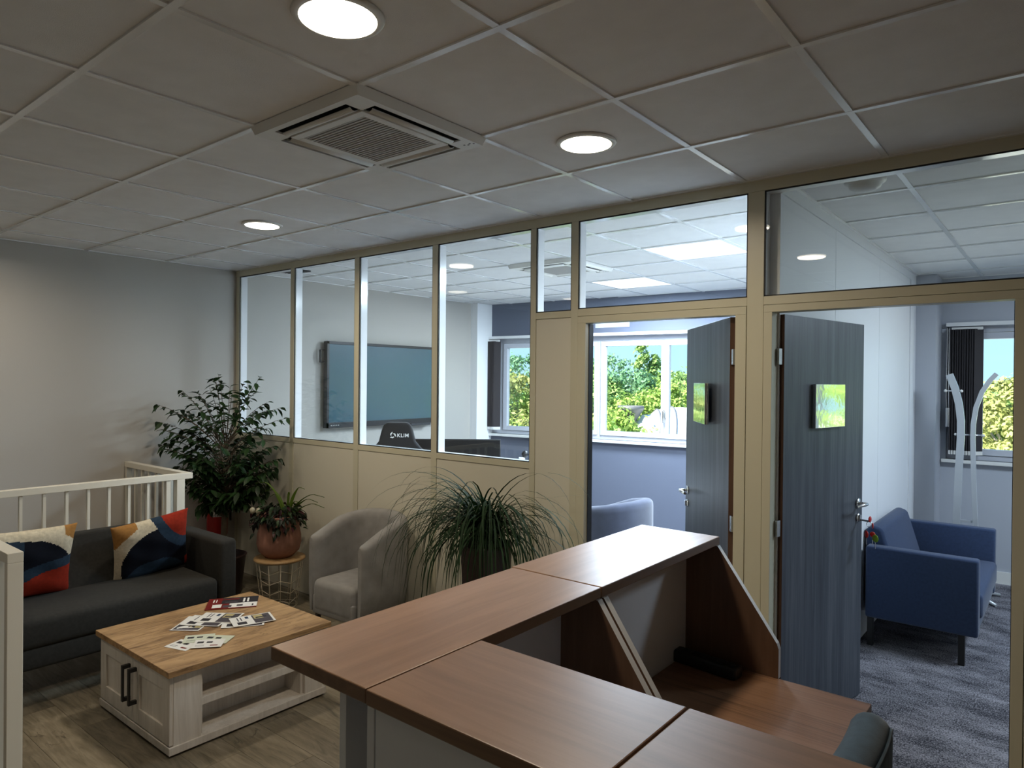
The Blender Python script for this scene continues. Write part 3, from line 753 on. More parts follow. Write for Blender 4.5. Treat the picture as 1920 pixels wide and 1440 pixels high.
# tub armchairs
def tub_chair(label, loc_, rz, m1, zf=.685, zb=.815, W=.58, D=.53, group='tub armchairs'):
    """local -y is the open front, origin on the floor in the middle"""
    t = thing('tub_chair', label, 'armchair', loc_, rz, group)
    hw, th, z0 = W/2-.045, .045, .185
    n = 40; path = []
    yf = -D/2+.03; rr = hw; yc = D/2-.045-rr*.86
    for i in range(n+1):
        s_ = i/n
        if s_ < .27: path.append((-hw, yf+(yc-yf)*s_/.27))
        elif s_ > .73: path.append((hw, yc+(yf-yc)*(s_-.73)/.27))
        else:
            a = PI-(s_-.27)/.46*PI; ex = 2/2.5
            path.append((math.copysign(abs(math.cos(a))**ex, math.cos(a))*hw, yc+abs(math.sin(a))**ex*rr*.86))
    m = MB(); ring = []; prof = []
    for k in range(9): a = PI*k/8; prof.append((math.cos(a), math.sin(a)))
    for i, (x, y) in enumerate(path):
        a, b = path[max(0, i-1)], path[min(n, i+1)]
        tx, ty = b[0]-a[0], b[1]-a[1]; l = math.hypot(tx, ty); nx, ny = -ty/l, tx/l   # outward
        s_ = i/n; e_ = math.sin(PI*min(1, max(0, (s_-.04)/.92)))
        zt = zf+(zb-zf)*(e_**1.15)
        end = min(i, n-i); sh = (.35, .8, .97, 1)[min(end, 3)]
        drop = (.02, .006, .001, 0)[min(end, 3)]
        tp = .02
        pr = [(th*sh-tp*.6, z0), (th*sh, .35), (th*sh, zt-.06-drop)]+[(th*sh*math.cos(PI*k/8), zt-.045-drop+.045*math.sin(PI*k/8)) for k in range(1, 8)]+[(-th*sh, zt-.06-drop), (-th*sh, .30), (-th*sh, z0)]
        base = len(m.v)
        for (o_, z) in pr: m.v.append((x+nx*o_, y+ny*o_, z))
        ring.append((base, len(pr)))
    for i in range(n):
        a, k = ring[i]; b = ring[i+1][0]
        for j in range(k): m.f.append((a+j, a+(j+1) % k, b+(j+1) % k, b+j)); m.m.append(0); m.sm.append(True)
    for r in (ring[0], ring[-1]): m.f.append(tuple(r[0]+j for j in range(r[1]))); m.m.append(0); m.sm.append(False)
    m.build('backrest', m1, t)
    hs = hw-th+.004
    MB().rbox(-hs, -D/2+.008, .19, hs, D/2-.12, .405, .045, 5).build('seat', m1, t)
    MB().rbox(-hs, -D/2+.014, .178, hs, D/2-.10, .30, .012, 3).build('base', m1, t)
    for x in (-hw+.02, hw-.02):
        for y in (-D/2+.07, D/2-.11): MB().cyl((x, y, 0), (x*.97, y*.97, .186), .014, .021, 12).build('leg', 'dark_wood', t)
    return t
tub_chair('grey suede tub chair beside the wire table in the waiting area', (-3.667, 2.965, 0), .03, 'tub_grey')
tub_chair('blue-lit grey tub chair seen through the open meeting room doorway', (-2.80, 4.72, 0), -PI/2-.10, 'tub_grey_bluelit', W=.62, D=.60)

# wire basket table
t = thing('wire_table', 'small wire basket side table with round wooden top by tub chair', 'side table', (-4.63, 2.955, 0))
MB().lathe([(0, .352), (.180, .352), (.187, .356), (.187, .366), (.180, .371), (0, .371)], 40).build('table_top', 'pine', t)
def ringpt(k, n, r, z): return (r*math.cos(2*PI*k/n), r*math.sin(2*PI*k/n), z)
NB = 12; wr = lambda z: .128+.042*(z/.35)
for z in (.006, .348): MB().tube([ringpt(k, 36, wr(z), z) for k in range(36)], .0028, 6, closed=True).build('ring', 'gold_wire', t)
MB().tube([ringpt(k, 24, .07, .006) for k in range(24)], .0025, 6, closed=True).build('ring', 'gold_wire', t)
v0 = None
for k in range(NB):
    m_ = MB().tube([ringpt(0, NB, wr(.006), .006), ringpt(0, NB, wr(.348), .348)], .0024, 6) if v0 is None else None
    if v0 is None: v0 = m_.build('wire', 'gold_wire', t)
    else: o = inst(v0, t, rot=(0, 0, 2*PI*k/NB))
for lv in range(4):
    zb_ = .045+.075*lv
    MB().tube([ringpt(k, NB, wr(zb_+.028*(k % 2)), zb_+.028*(k % 2)) for k in range(NB)], .0022, 5, closed=True).build('zigzag_wire', 'gold_wire', t)
for k in range(6): MB().tube([ringpt(2*k, NB, wr(.006), .006), (0, 0, .006)], .002, 5).build('spoke', 'gold_wire', t)

# ================================================================== PLANTS
def leaf_mb(L=.075, Wd=.03, fold=.25, curl=.25):
    m = MB(); st = [(0, .06), (.18, .75), (.42, 1.0), (.68, .72), (.88, .25), (1.0, .02)]
    for s_, w_ in st:
        z = -curl*L*s_*s_
        m.v += [(-Wd/2*w_, L*s_, z+fold*Wd/2*w_), (0, L*s_, z), (Wd/2*w_, L*s_, z+fold*Wd/2*w_)]
    for i in range(len(st)-1):
        b = 3*i
        for q in ((b, b+1, b+4, b+3), (b+1, b+2, b+5, b+4)): m.f.append(q); m.m.append(0); m.sm.append(True)
    return m
def frame_from(d, up):
    y = Vector(d).normalized(); x = y.cross(Vector(up))
    if x.length < 1e-4: x = y.cross(Vector((1, 0, 0)))
    x.normalize(); z = x.cross(y); return Matrix((x, y, z)).transposed().to_4x4()
# weeping fig in the corner
FX, FY = -5.225, 2.83
t = thing('potted_fig_tree', 'tall leafy fig tree in the corner between plain wall and glazed partition', 'plant', (FX, FY, 0))
MB().lathe([(0, 0), (.125, 0), (.135, .01), (.17, .30), (.178, .31), (.165, .315), (.155, .28), (0, .28)], 32).build('pot', 'dark_pot', t)
MB().lathe([(0, .275), (.156, .275)], 32).build('soil', 'soil', t, fix=False)
EV = Vector((.777, .629, 0)); DV_ = Vector((-.629, .777, 0))
def fw_(z): return float(np.interp(z, [.62, .72, .9, 1.1, 1.3, 1.45, 1.6, 1.74], [.14, .27, .37, .41, .46, .47, .34, .12]))
def fclip(p): p.x = max(p.x, XL-FX+.03); p.y = min(p.y, YP-FY-.035); return p
trunk = MB()
trunk.tube([(0, 0, .26), (.02, -.01, .45), (-.01, .01, .62), (.01, .015, .85)], [.026, .022, .019, .015], 10)
trunk.tube([(.02, -.01, .27), (-.015, .012, .45), (.02, 0, .62), (-.01, -.01, .9)], [.022, .019, .016, .012], 10)
tips = []; leaves = []
rf = random.Random(11)
for i in range(150):
    z = rf.choice([rf.uniform(.66, 1.72), rf.uniform(.68, 1.35), rf.uniform(.68, 1.25)]); r = fw_(z)*math.sqrt(rf.uniform(.25, 1.0)); a = rf.uniform(0, 2*PI)
    p = EV*(r*1.1*math.cos(a))+DV_*(r*.72*math.sin(a)); p.z = z; tips.append(fclip(p))
for sx, z in ((.50, 1.40), (-.54, 1.50), (-.50, 1.18), (.28, 1.72), (-.05, 1.74), (.24, 1.60), (-.52, 1.36), (.45, 1.08), (.2, 1.66), (-.22, 1.6), (.36,1.46), (-.42,1.44)):
    p = EV*sx; p.z = z; tips.append(fclip(p))
for p in tips:
    zb = max(.62, min(1.15, p.z-.30)); q0 = Vector((.02*rf.uniform(-1, 1), .02*rf.uniform(-1, 1), zb))
    q1 = q0.lerp(p, .55)+Vector((0, 0, .10)); pts = []
    for k in range(6):
        s_ = k/5; pts.append(q0*(1-s_)**2+q1*2*s_*(1-s_)+p*s_*s_)
    trunk.tube(pts, [.0042-.0006*k for k in range(6)], 5, caps=False)
    for k in range(12):
        s_ = .30+.70*k/11; c = q0*(1-s_)**2+q1*2*s_*(1-s_)+p*s_*s_
        d = (q1-q0)*(1-s_)+(p-q1)*s_; d.normalize()
        side = d.cross(Vector((0, 0, 1))).normalized()*(1 if k % 2 else -1)
        dr = d*.55+side*rf.uniform(.5, 1.0)+Vector((0, 0, rf.uniform(-.85, .05)))
        M = Matrix.Translation(fclip(c)) @ frame_from(dr, Vector((rf.uniform(-.5, .5), rf.uniform(-.5, .5), 1))) @ Matrix.Scale(rf.uniform(.85, 1.42), 4)
        leaves.append(M)
trunk.build('trunk', 'bark', t)
rf.shuffle(leaves)
view = Vector((-FX, -FY, 0)).normalized()
leaves.sort(key=lambda M: -(M.translation.dot(view)+.3*abs(M.translation.dot(EV))+rf.uniform(-.1, .1)))
l0 = None
for M in leaves[:290]:
    if l0 is None: l0 = leaf_mb().build('leaf', 'ficus_leaf', t, fix=False); o = l0
    else: o = inst(l0, t)
    o.matrix_local = M
fo = MB()
for M in leaves[290:]:
    n0 = len(fo.v); lm = leaf_mb(); fo.add([M @ Vector(v) for v in lm.v], lm.f, 0, True)
tag(fo.build('foliage', 'ficus_leaf', t, fix=False), kind='stuff')

# ponytail grass plant in a tall planter
PX, PY = -2.50, 2.88
t = thing('grass_plant', 'arching grass-leaved plant in a tall dark planter behind the reception counter', 'plant', (PX, PY, 0))
MB().lathe([(0, 0), (.105, 0), (.11, .01), (.142, .80), (.146, .815), (.136, .82), (.130, .78), (0, .78)], 36).build('planter', 'dark_pot', t)
MB().lathe([(0, .775), (.131, .775)], 32).build('soil', 'soil', t, fix=False)
MB().lathe([(0, .76), (.05, .77), (.06, .80), (.045, .85), (.03, .90), (0, .93)], 18).build('stem', 'bark', t)
rg = random.Random(5)
def blade(L, el, droop, wd=.011, n=13):
    m = MB(); p = Vector((.015, 0, 0)); a = el
    for k in range(n+1):
        s_ = k/n; ww = wd*(1-s_**2.2)*(.6+.4*min(1, s_*5))
        m.v += [(p.x, -ww/2, p.z), (p.x, ww/2, p.z)]
        p = p+Vector((math.cos(a), 0, math.sin(a)))*(L/n); a = max(-1.45, a-droop/n*(1+1.0*s_))
    for k in range(n): m.f.append((2*k, 2*k+1, 2*k+3, 2*k+2)); m.m.append(0); m.sm.append(True)
    return m
protos = []
for i in range(16):
    L = rg.uniform(.55, .98); protos.append((blade(L, rg.uniform(.45, 1.3), rg.uniform(1.6, 2.5), rg.uniform(.010, .015)), L))
made = {}
for i in range(290):
    k = rg.randrange(16); a = rg.uniform(0, 2*PI); sc_ = rg.uniform(.72, 1.05)
    if math.sin(a) > .05: sc_ *= 1-.62*math.sin(a)
    if k not in made: made[k] = protos[k][0].build('leaf_blade', 'grass_blade', t, fix=False); o = made[k]
    else: o = inst(made[k], t)
    o.location = (rg.uniform(-.06, .06), rg.uniform(-.06, .06), .86+rg.uniform(-.03, .06)); o.rotation_euler = (rg.uniform(-.12, .12), 0, a); o.scale = (sc_,)*3
fo = MB()
for i in range(240):
    bl = blade(rg.uniform(.35, .8), rg.uniform(.5, 1.45), rg.uniform(1.8, 2.9), .011, 9); a = rg.uniform(0, 2*PI); k = 1-.60*max(0, math.sin(a))
    M = Matrix.Translation((rg.uniform(-.07, .07), rg.uniform(-.07, .07), .85+rg.uniform(-.04, .05))) @ Matrix.Rotation(a, 4, 'Z') @ Matrix.Scale(k, 4)
    fo.add([M @ Vector(v) for v in bl.v], bl.f, 0, True)
tag(fo.build('foliage', 'grass_blade', t, fix=False), kind='stuff')
b = blade(.66, .72, .55, .013).build('leaf_blade', 'grass_blade', t, fix=False); b.location = (0, 0, .88); b.rotation_euler = (0, 0, math.atan2(.629, .777)-.5)

# mixed planter on the wire table
t = thing('planted_bowl', 'terracotta pot of mixed plants standing on the wire basket table', 'plant', (-4.64, 2.955, .3712))
MB().lathe([(0, .0), (.085, 0), (.10, .006), (.148, .05), (.162, .11), (.158, .17), (.146, .23), (.15, .30), (.158, .315), (.148, .318), (.138, .29), (.0, .285)], 40).build('pot', 'terracotta', t)
MB().lathe([(0, .284), (.137, .284)], 30).build('soil', 'soil', t, fix=False)
rb = random.Random(3)
nl = {}
def put_leaf(kind, mt, p, d, s_, L=.06, Wd=.03):
    key_ = (kind, mt)
    if key_ not in nl: nl[key_] = leaf_mb(L, Wd, .25, .5).build('leaf', mt, t, fix=False); o = nl[key_]
    else: o = inst(nl[key_], t)
    o.matrix_local = Matrix.Translation(p) @ frame_from(d, (rb.uniform(-.6, .6), rb.uniform(-.6, .6), 1)) @ Matrix.Scale(s_, 4)
for i in range(280):
    a = rb.uniform(0, 2*PI); r = rb.uniform(.04, .205); z = .325+rb.uniform(-.02, .07)-max(0, r-.145)*rb.uniform(.6, 2.6)
    put_leaf('small', rb.choice(['dark_leaf', 'dark_leaf', 'ficus_leaf', 'maroon_leaf']), Vector((r*math.cos(a), r*math.sin(a)*.9, z)), (math.cos(a), math.sin(a), rb.uniform(-.9, .5)), rb.uniform(.6, 1.1))
hang = MB()
for i in range(260):
    a = rb.uniform(0, 2*PI); r = rb.uniform(.135, .185); z = .335-rb.uniform(0, .12)*max(.3, abs(math.cos(a*1.5+.6)))
    M = Matrix.Translation((r*math.cos(a), r*math.sin(a), z)) @ frame_from((math.cos(a)*.7, math.sin(a)*.7, rb.uniform(-1.6, .1)), (rb.uniform(-.6, .6), rb.uniform(-.6, .6), 1)) @ Matrix.Scale(rb.uniform(.55, .95), 4)
    lm = leaf_mb(.06, .026, .25, .5); hang.add([M @ Vector(v) for v in lm.v], lm.f, 0, True)
tag(hang.build('foliage', 'dark_leaf', t, fix=False), kind='stuff')
for i in range(6):
    p = EV*(-.19+rb.uniform(-.03, .03)); p.z = .24+.02*i; put_leaf('small', 'maroon_leaf', p, (-.4, -.4, -1), 1.1)
st = MB()
for k in range(9):
    sx, h, lean = [(.06, .14, .10), (.03, .20, -.10), (.05, .24, -.16), (.09, .16, .20), (.07, .26, .12), (.10, .12, .24), (.04, .30, -.22), (.08, .2, .26), (.06, .22, .02)][k]
    q0 = EV*sx+Vector((0, 0, .30)); q2 = q0+EV*lean+Vector((0, 0, h)); q1 = q0+EV*lean*.2+Vector((0, 0, h*.8)); L_ = 14
    vs = []
    for j in range(L_+1):
        s_ = j/L_; p = q0*(1-s_)**2+q1*2*s_*(1-s_)+q2*s_*s_; ww = .026*(math.sin(PI*min(1, s_*1.02)**.8)+.25)*(1-s_*.55)*(1+.18*math.sin(9*s_+k))
        p.z -= .05*max(0, s_-.75)*4
        sd = DV_*.5+EV*.7; vs += [tuple(p-sd*ww/2), tuple(p+Vector((0, 0, -.004))), tuple(p+sd*ww/2)]
    m = MB(); m.add(vs, [q for j in range(L_) for q in ((3*j, 3*j+1, 3*j+4, 3*j+3), (3*j+1, 3*j+2, 3*j+5, 3*j+4))], 0, True); m.build('strap_leaf', 'lime_leaf', t, fix=False)
for sx, z in ((-.17, .335), (-.125, .33)):
    m = MB(); p = EV*sx-DV_*.09; m.lathe([(.003, 0), (.016, .012), (.021, .03), (.014, .045), (.002, .052)], 12); m.xf(Matrix.Translation((p.x, p.y, z))); m.build('flower', 'white_flower', t)

# fire extinguisher on the plain wall
t = thing('fire_extinguisher', 'red fire extinguisher hung on the plain wall behind the fig tree', 'fire extinguisher', (-5.71, 3.035, .36))
MB().lathe([(0, .0), (.078, .0), (.084, .008), (.084, .30), (.074, .335), (.045, .36), (.022, .372), (.022, .39), (0, .39)], 32).build('cylinder', 'red_paint', t)
m = MB()
for k in range(9):
    a0, a1_ = -1.05+.17*k, -1.05+.17*(k+1)
    m.add([(.0852*math.cos(a0), .0852*math.sin(a0), .17), (.0852*math.cos(a1_), .0852*math.sin(a1_), .17), (.0852*math.cos(a1_), .0852*math.sin(a1_), .255), (.0852*math.cos(a0), .0852*math.sin(a0), .255)], [(0, 1, 2, 3)])
m.build('label', 'extinguisher_label', t, fix=False)
m = MB()
for k, (z, n0, n1) in enumerate([(.248, 0, 9), (.18, 0, 5), (.215, 3, 6), (.205, 3, 6), (.235, 6, 8)]):
    for q in range(n0, n1):
        a0, a1_ = -1.05+.17*q+.03, -1.05+.17*(q+1)-.03; R_2 = .0857
        m.add([(R_2*math.cos(a0), R_2*math.sin(a0), z-.004), (R_2*math.cos(a1_), R_2*math.sin(a1_), z-.004), (R_2*math.cos(a1_), R_2*math.sin(a1_), z+.004), (R_2*math.cos(a0), R_2*math.sin(a0), z+.004)], [(0, 1, 2, 3)])
m.build('label_print', 'ink', t, fix=False)
m = MB(); m.cyl((0, 0, .388), (0, 0, .42), .018, n=14).box(-.02, -.012, .418, .085, .012, .428).box(-.02, -.012, .438, .10, .012, .450).cyl((0, .02, .405), (0, .045, .405), .016)
m.build('valve', 'black_plastic', t)
MB().tube([(0, .02, .41), (.03, .07, .38), (.05, .092, .28), (.05, .094, .12)], .009, 8).build('hose', 'black_plastic', t)
MB().box(-.097, -.03, .2, -.082, .03, .34).build('bracket', 'steel', t)

# ================================================================== RECEPTION COUNTER
CX, CY = -1.26, .785
t = thing('reception_counter', 'L-shaped wood topped reception counter with white front panels and lower desk', 'reception desk', (CX, CY, 0))
def rc(m, name, mt, **k): return m.xf(Matrix.Translation((-CX, -CY, 0))).build(name, mt, t, **k)
ZT, TT = 1.170, .028
for x0, y0, x1, y1, mt in ((-1.26, .785, -.960, 1.570, 'counter_wood'), (-1.268, 1.574, -.960, 2.365, 'counter_wood'), (-.957, .783, -.495, 1.088, 'counter_wood_x'), (-.491, .783, .46, 1.088, 'counter_wood_x')):
    o = MB().box(x0-x0, y0-y0, ZT-TT, x1-x0, y1-y0, ZT).build('counter_top', mt, t, .0025); o.location = (x0-CX, y0-CY, 0)
    top = o
for y0, y1 in ((.83, 1.571), (1.575, 2.355)): rc(MB().box(-1.092, y0, .03, -1.072, y1, ZT-TT), 'front_panel', 'white_panel', bevel=.001)
rc(MB().box(-.976, .802, 0, -.956, 1.07, ZT-TT), 'side_panel', 'white_panel', bevel=.001)
for x0, x1 in ((-.953, -.493), (-.489, .45)): rc(MB().box(x0, .802, .03, x1, .820, ZT-TT), 'front_panel', 'white_panel', bevel=.001)
rc(MB().box(.43, .82, 0, .45, 1.07, ZT-TT), 'side_panel', 'white_panel', bevel=.001)
ZD = .735
def gusset(y0, y1):
    m = MB()
    pl = [(-1.071, ZD), (-.742, ZD), (-.742, .832), (-.748, .850), (-.955, ZT-TT), (-1.071, ZT-TT)]
    m.prism(pl, 'y', y0, y1)
    o = rc(m, 'gusset', ['counter_wood_z', 'edge_white'])
    for p in o.data.polygons:
        if abs(p.normal.y) < .5: p.material_index = 1
for y in (1.546, 1.576, 2.335): gusset(y, y+.021)
o = MB().box(0, 0, ZD-.025, .607, 1.24, ZD).build('worktop', 'desk_wood', t, .002); o.location = (-1.070-CX, 1.10-CY, 0)
rc(MB().box(-1.07, 2.313, 0, -.50, 2.334, ZD-.026), 'desk_leg', 'counter_wood_z', bevel=.001)
rc(MB().box(-1.07, 1.11, 0, -.50, 1.13, ZD-.026), 'desk_leg', 'counter_wood_z', bevel=.001)

t = thing('power_strip', 'long black power strip lying on the lower desk under the counter', 'power strip', (-.965, 2.258, ZD+.0005), -.10)
m = MB().rbox(-.125, -.028, 0, .125, .028, .040, .008, 3); m.build('housing', 'black_plastic', t)
s0 = None
for k in range(4):
    if s0 is None: s0 = MB().lathe([(.017, .0402), (.019, .0415), (.015, .0415), (.014, .0402)], 16).build('socket', 'dark_plastic', t); s0.location.x = -.085
    else: inst(s0, t, (-.085+.05*k, 0, 0))
MB().rbox(.098, -.008, .039, .112, .008, .044, .002).build('switch', 'dark_plastic', t)

# upholstered chair tucked against the desk
t = thing('desk_chair', 'petrol blue upholstered chair pushed up to the lower reception desk', 'chair', (-.60, 1.62, 0), 0)
def dc(m, name, mt, **k): return m.xf(Matrix.Translation((.60, -1.62, 0))).build(name, mt, t, **k)
m = MB(); ny = 24; pr = []
for i in range(ny+1):
    v = -1+2*i/ny; y = 1.64+.285*v
    zt = .935-.30*max(0, abs(v)-.55)**2.1*2.2; xo = -.03*abs(v)**2.2; e_ = (1-abs(v)**7)**.5 if abs(v) < 1 else 0
    tk = .047*(.25+.75*e_)
    xc = -.350+xo; b = len(m.v); ring_ = []
    for k in range(9): a = PI*k/8; ring_.append((xc+tk*math.cos(a), zt-.045+.045*math.sin(a)))
    ring_ += [(xc-tk-.02, .62), (xc-tk-.02, .47), (xc+tk-.02, .47), (xc+tk, .62)]
    for (x, z) in ring_: m.v.append((x, y, z))
    pr.append((b, len(ring_)))
for i in range(ny):
    a, k = pr[i]; b = pr[i+1][0]
    for j in range(k): m.f.append((a+j, a+(j+1) % k, b+(j+1) % k, b+j)); m.m.append(0); m.sm.append(True)
for r in (pr[0], pr[-1]): m.f.append(tuple(r[0]+j for j in range(r[1]))); m.m.append(0); m.sm.append(False)
dc(m, 'backrest', 'petrol_fabric')
sm_ = MB(); pp_ = []
for i in range(2, ny-1):
    b, k = pr[i]; pp_.append(m.v[b+1])
sm_.tube(pp_, .0045, 6); sm_.build('piping', 'petrol_fabric', t)
dc(MB().rbox(-.86, 1.38, .41, -.43, 1.86, .50, .035, 4), 'seat', 'petrol_fabric')
for x, y in ((-.82, 1.42), (-.82, 1.82), (-.44, 1.42), (-.44, 1.82)): dc(MB().cyl((x+(.02 if x > -.6 else -.02), y, 0), (x, y, .415), .012, .017, 12), 'leg', 'black_wood')

# bunch of keys in the right-hand door
D2 = Matrix.Translation((-1.05, 3.335, 0)) @ Matrix.Rotation(a2, 4, 'Z')
kp = D2 @ Vector((.795, -.030, .975))
t = thing('key_bunch', 'bunch of keys with red and green caps hanging from the door lock', 'keys', kp, a2)
MB().box(-.002, -.030, -.004, .002, .012, .006).build('key_blade', 'steel', t)
MB().tube([(.0, -.032+.014*math.cos(2*PI*k/18), -.016+.014*math.sin(2*PI*k/18)) for k in range(18)], .0016, 6, closed=True).build('key_ring', 'steel', t)
for i, (dx, dy, dz, mt, s_) in enumerate([(.0, -.036, .012, 'key_red', 1.0), (.006, -.048, -.022, 'key_red', 1), (-.028, -.03, -.066, 'key_red', 1.2), (.006, -.062, -.088, 'key_green', 1.25), (.012, -.045, -.070, 'key_red', .9)]):
    cap = MB().lathe([(0, -.004), (.014, -.003), (.017, 0), (.014, .003), (0, .004)], 16)
    cap.xf(Matrix.Translation((dx, dy, dz)) @ Matrix.Rotation(PI/2, 4, 'X') @ Matrix.Rotation(.4*i, 4, 'Y') @ Matrix.Scale(s_, 4)).build('key_cap', mt, t)
    if i > 1: MB().box(dx-.003, dy-.001, dz-.055, dx+.003, dy+.001, dz-.012).xf(Matrix.Identity(4)).build('key_blade', 'steel', t)

# ================================================================== MEETING ROOM
t = thing('wall_display', 'large flat touch display on the plain meeting room wall behind the glass', 'television', (XL, 4.925, 0))
Y0, Y1, Z0, Z1 = -.765, .765, 1.225, 2.09
MB().box(.035, Y0, Z0, .085, Y1, Z1).build('housing', 'dark_plastic', t, .004)
MB().box(.084, Y0+.028, Z0+.055, .087, Y1-.028, Z1-.028).build('screen', 'screen', t)
m = MB().box(.083, Y0, Z0, .094, Y0+.026, Z1).box(.083, Y1-.026, Z0, .094, Y1, Z1).box(.083, Y0, Z1-.026, .094, Y1, Z1).box(.083, Y0, Z0, .094, Y1, Z0+.052)
m.build('bezel', 'black_plastic', t, .002)
MB().box(.084, .35, Z0-.022, .11, .64, Z0+.002).build('pen_tray', 'dark_plastic', t, .003)
MB().tube([(.05, Y0, 2.00), (.05, Y0-.05, 2.00), (.05, Y0-.05, 1.88), (.05, Y0, 1.88)], .010, 8).build('side_grip', 'black_plastic', t)
m = MB()
for k in range(5): m.box(.0942, Y0+.05+.022*k, Z0+.022, .0950, Y0+.058+.022*k, Z0+.03)
m.build('port_marks', 'white_plastic', t)
MB().box(.0, -.3, 1.45, .036, .3, 1.85).build('wall_mount', 'black_metal', t)

# racing-style chair, back towards the lobby
t = thing('gaming_chair', 'black racing style office chair with white lettering on its headrest', 'chair', (-4.80, 4.27, 0), math.atan2(.747, .664)-PI+PI)
# local -y faces the lobby
t.rotation_euler.z = math.atan2(.664, .747)
# after this turn local -y = (0.664,-0.747)
prof = [(-.24, .55), (.24, .55), (.245, .72), (.22, .82), (.255, .98), (.265, 1.05), (.215, 1.09), (.165, 1.15), (.140, 1.25), (.120, 1.305), (.085, 1.325), (-.085, 1.325), (-.120, 1.305), (-.140, 1.25), (-.165, 1.15), (-.215, 1.09), (-.265, 1.05), (-.255, .98), (-.22, .82), (-.245, .72)]
o = MB().prism([(x, z) for x, z in prof], 'y', -.05, .05).build('backrest', 'chair_black', t, .022, seg=3)
for p in o.data.polygons: p.use_smooth = True
MB().rbox(-.26, .0, .43, .26, .50, .53, .04, 4).build('seat', 'black_plastic', t)
for x in (-.30, .30):
    a = MB().box(x-.02, .15, .48, x+.02, .20, .68); a.rbox(x-.045, .05, .68, x+.045, .32, .71, .012); a.build('armrest', 'black_plastic', t)
MB().cyl((0, .24, .08), (0, .24, .43), .028, n=14).build('gas_lift', 'black_metal', t)
bs = MB()
for k in range(5):
    a = 2*PI*k/5+.3; bs.tube([(0, .24, .12), (.31*math.cos(a), .24+.31*math.sin(a), .075)], [.028, .018], 8)
bs.build('star_base', 'black_metal', t)
c0 = None
for k in range(5):
    a = 2*PI*k/5+.3; p = (.31*math.cos(a), .24+.31*math.sin(a), 0)
    if c0 is None: c0 = MB().cyl((-.02, 0, .028), (.02, 0, .028), .028, n=14).build('caster', 'rubber', t); c0.location = p
    else: inst(c0, t, p, (0, 0, a))
tx = bpy.data.curves.new('lettering', 'FONT'); tx.body = 'KLIM'; tx.size = .047; tx.space_character = 1.08; tx.align_x = 'LEFT'; tx.align_y = 'CENTER'; tx.extrude = .0015; tx.offset = .0006
mat('lettering_white', (.85, .85, .85), .5); tx.materials.append(MATS['lettering_white'])
o = bpy.data.objects.new('lettering', tx); COL.objects.link(o); o.parent = t; o.location = (.002, -.0525, 1.205); o.rotation_euler = (PI/2, 0, 0)
bpy.context.view_layer.update()
lm_ = bpy.data.meshes.new_from_object(o.evaluated_get(bpy.context.evaluated_depsgraph_get()))
o2 = bpy.data.objects.new('lettering_text', lm_); COL.objects.link(o2); o2.parent = t; o2.location = o.location; o2.rotation_euler = o.rotation_euler
bpy.data.objects.remove(o); o2.name = 'lettering'
m = MB()
for q in range(3):
    a0 = PI/2+2*PI*q/3
    def pt(r, a): return (r*math.cos(a), r*math.sin(a))
    po = [pt(.042, a0+.10), pt(.034, a0+1.05), pt(.026, a0+1.75), pt(.017, a0+1.75), pt(.020, a0+.9), pt(.020, a0+.25)]
    n0 = len(m.v); m.prism(po, 'y', -.0535, -.050)
    m.xf(Matrix.Translation((-.036, 0, 1.207)) @ Matrix.Scale(.8, 4, (1, 0, 0)) @ Matrix.Scale(.8, 4, (0, 0, 1)), n0)
m.build('emblem', 'lettering_white', t)

# desk, wide monitor, webcam
t = thing('meeting_desk', 'plain white desk under the wide monitor behind the glass', 'desk', (-4.33, 4.87, 0), math.atan2(.664, .747))
MB().box(-.75, -.36, .715, .75, .40, .74).build('desk_top', 'white_panel', t, .002)
for x in (-.72, .70):
    for y in (-.27, .35): MB().box(x, y, 0, x+.03, y+.03, .716).build('leg', 'white_alu', t)
t = thing('monitor', 'wide black monitor on the meeting room desk behind the racing chair', 'monitor', (-4.64, 4.905, .7402), math.atan2(.664, .747))
MB().rbox(-.42, -.012, .045, .42, .022, .40, .006).build('housing', 'black_plastic', t)
MB().box(-.41, -.0135, .055, .41, -.011, .39).build('screen', 'matt_screen', t)
MB().box(-.03, .018, .0, .03, .04, .22).build('stand', 'black_metal', t)
MB().box(-.14, -.08, 0, .14, .10, .012).build('foot', 'black_metal', t, .004)
t = thing('webcam', 'small round black webcam with white collar on a stalk beside the monitor', 'webcam', (-3.81, 4.89, .7402), math.atan2(.664, .747))
MB().lathe([(0, 0), (.05, 0), (.05, .008), (0, .012)], 20).build('foot', 'white_plastic', t)
MB().cyl((0, 0, .008), (0, 0, .275), .008).build('stalk', 'white_plastic', t)
m = MB(); m.lathe([(0, -.035), (.024, -.024), (.034, 0), (.024, .024), (0, .035)], 16); m.xf(Matrix.Translation((.012, 0, .315))).build('head', 'black_plastic', t)
MB().rbox(-.045, -.02, .268, .01, .02, .288, .006).build('collar', 'white_plastic', t)

t = thing('round_table', 'round white table beyond the tub chair in the meeting room', 'table', (-3.70, 5.06, 0))
MB().lathe([(0, .725), (.39, .725), (.40, .73), (.40, .745), (.395, .75), (0, .75)], 48).build('table_top', 'white_panel', t)
MB().cyl((0, 0, .02), (0, 0, .726), .035).build('column', 'white_alu', t)
MB().lathe([(0, 0), (.24, 0), (.24, .01), (.04, .03), (0, .03)], 36).build('foot', 'white_alu', t)

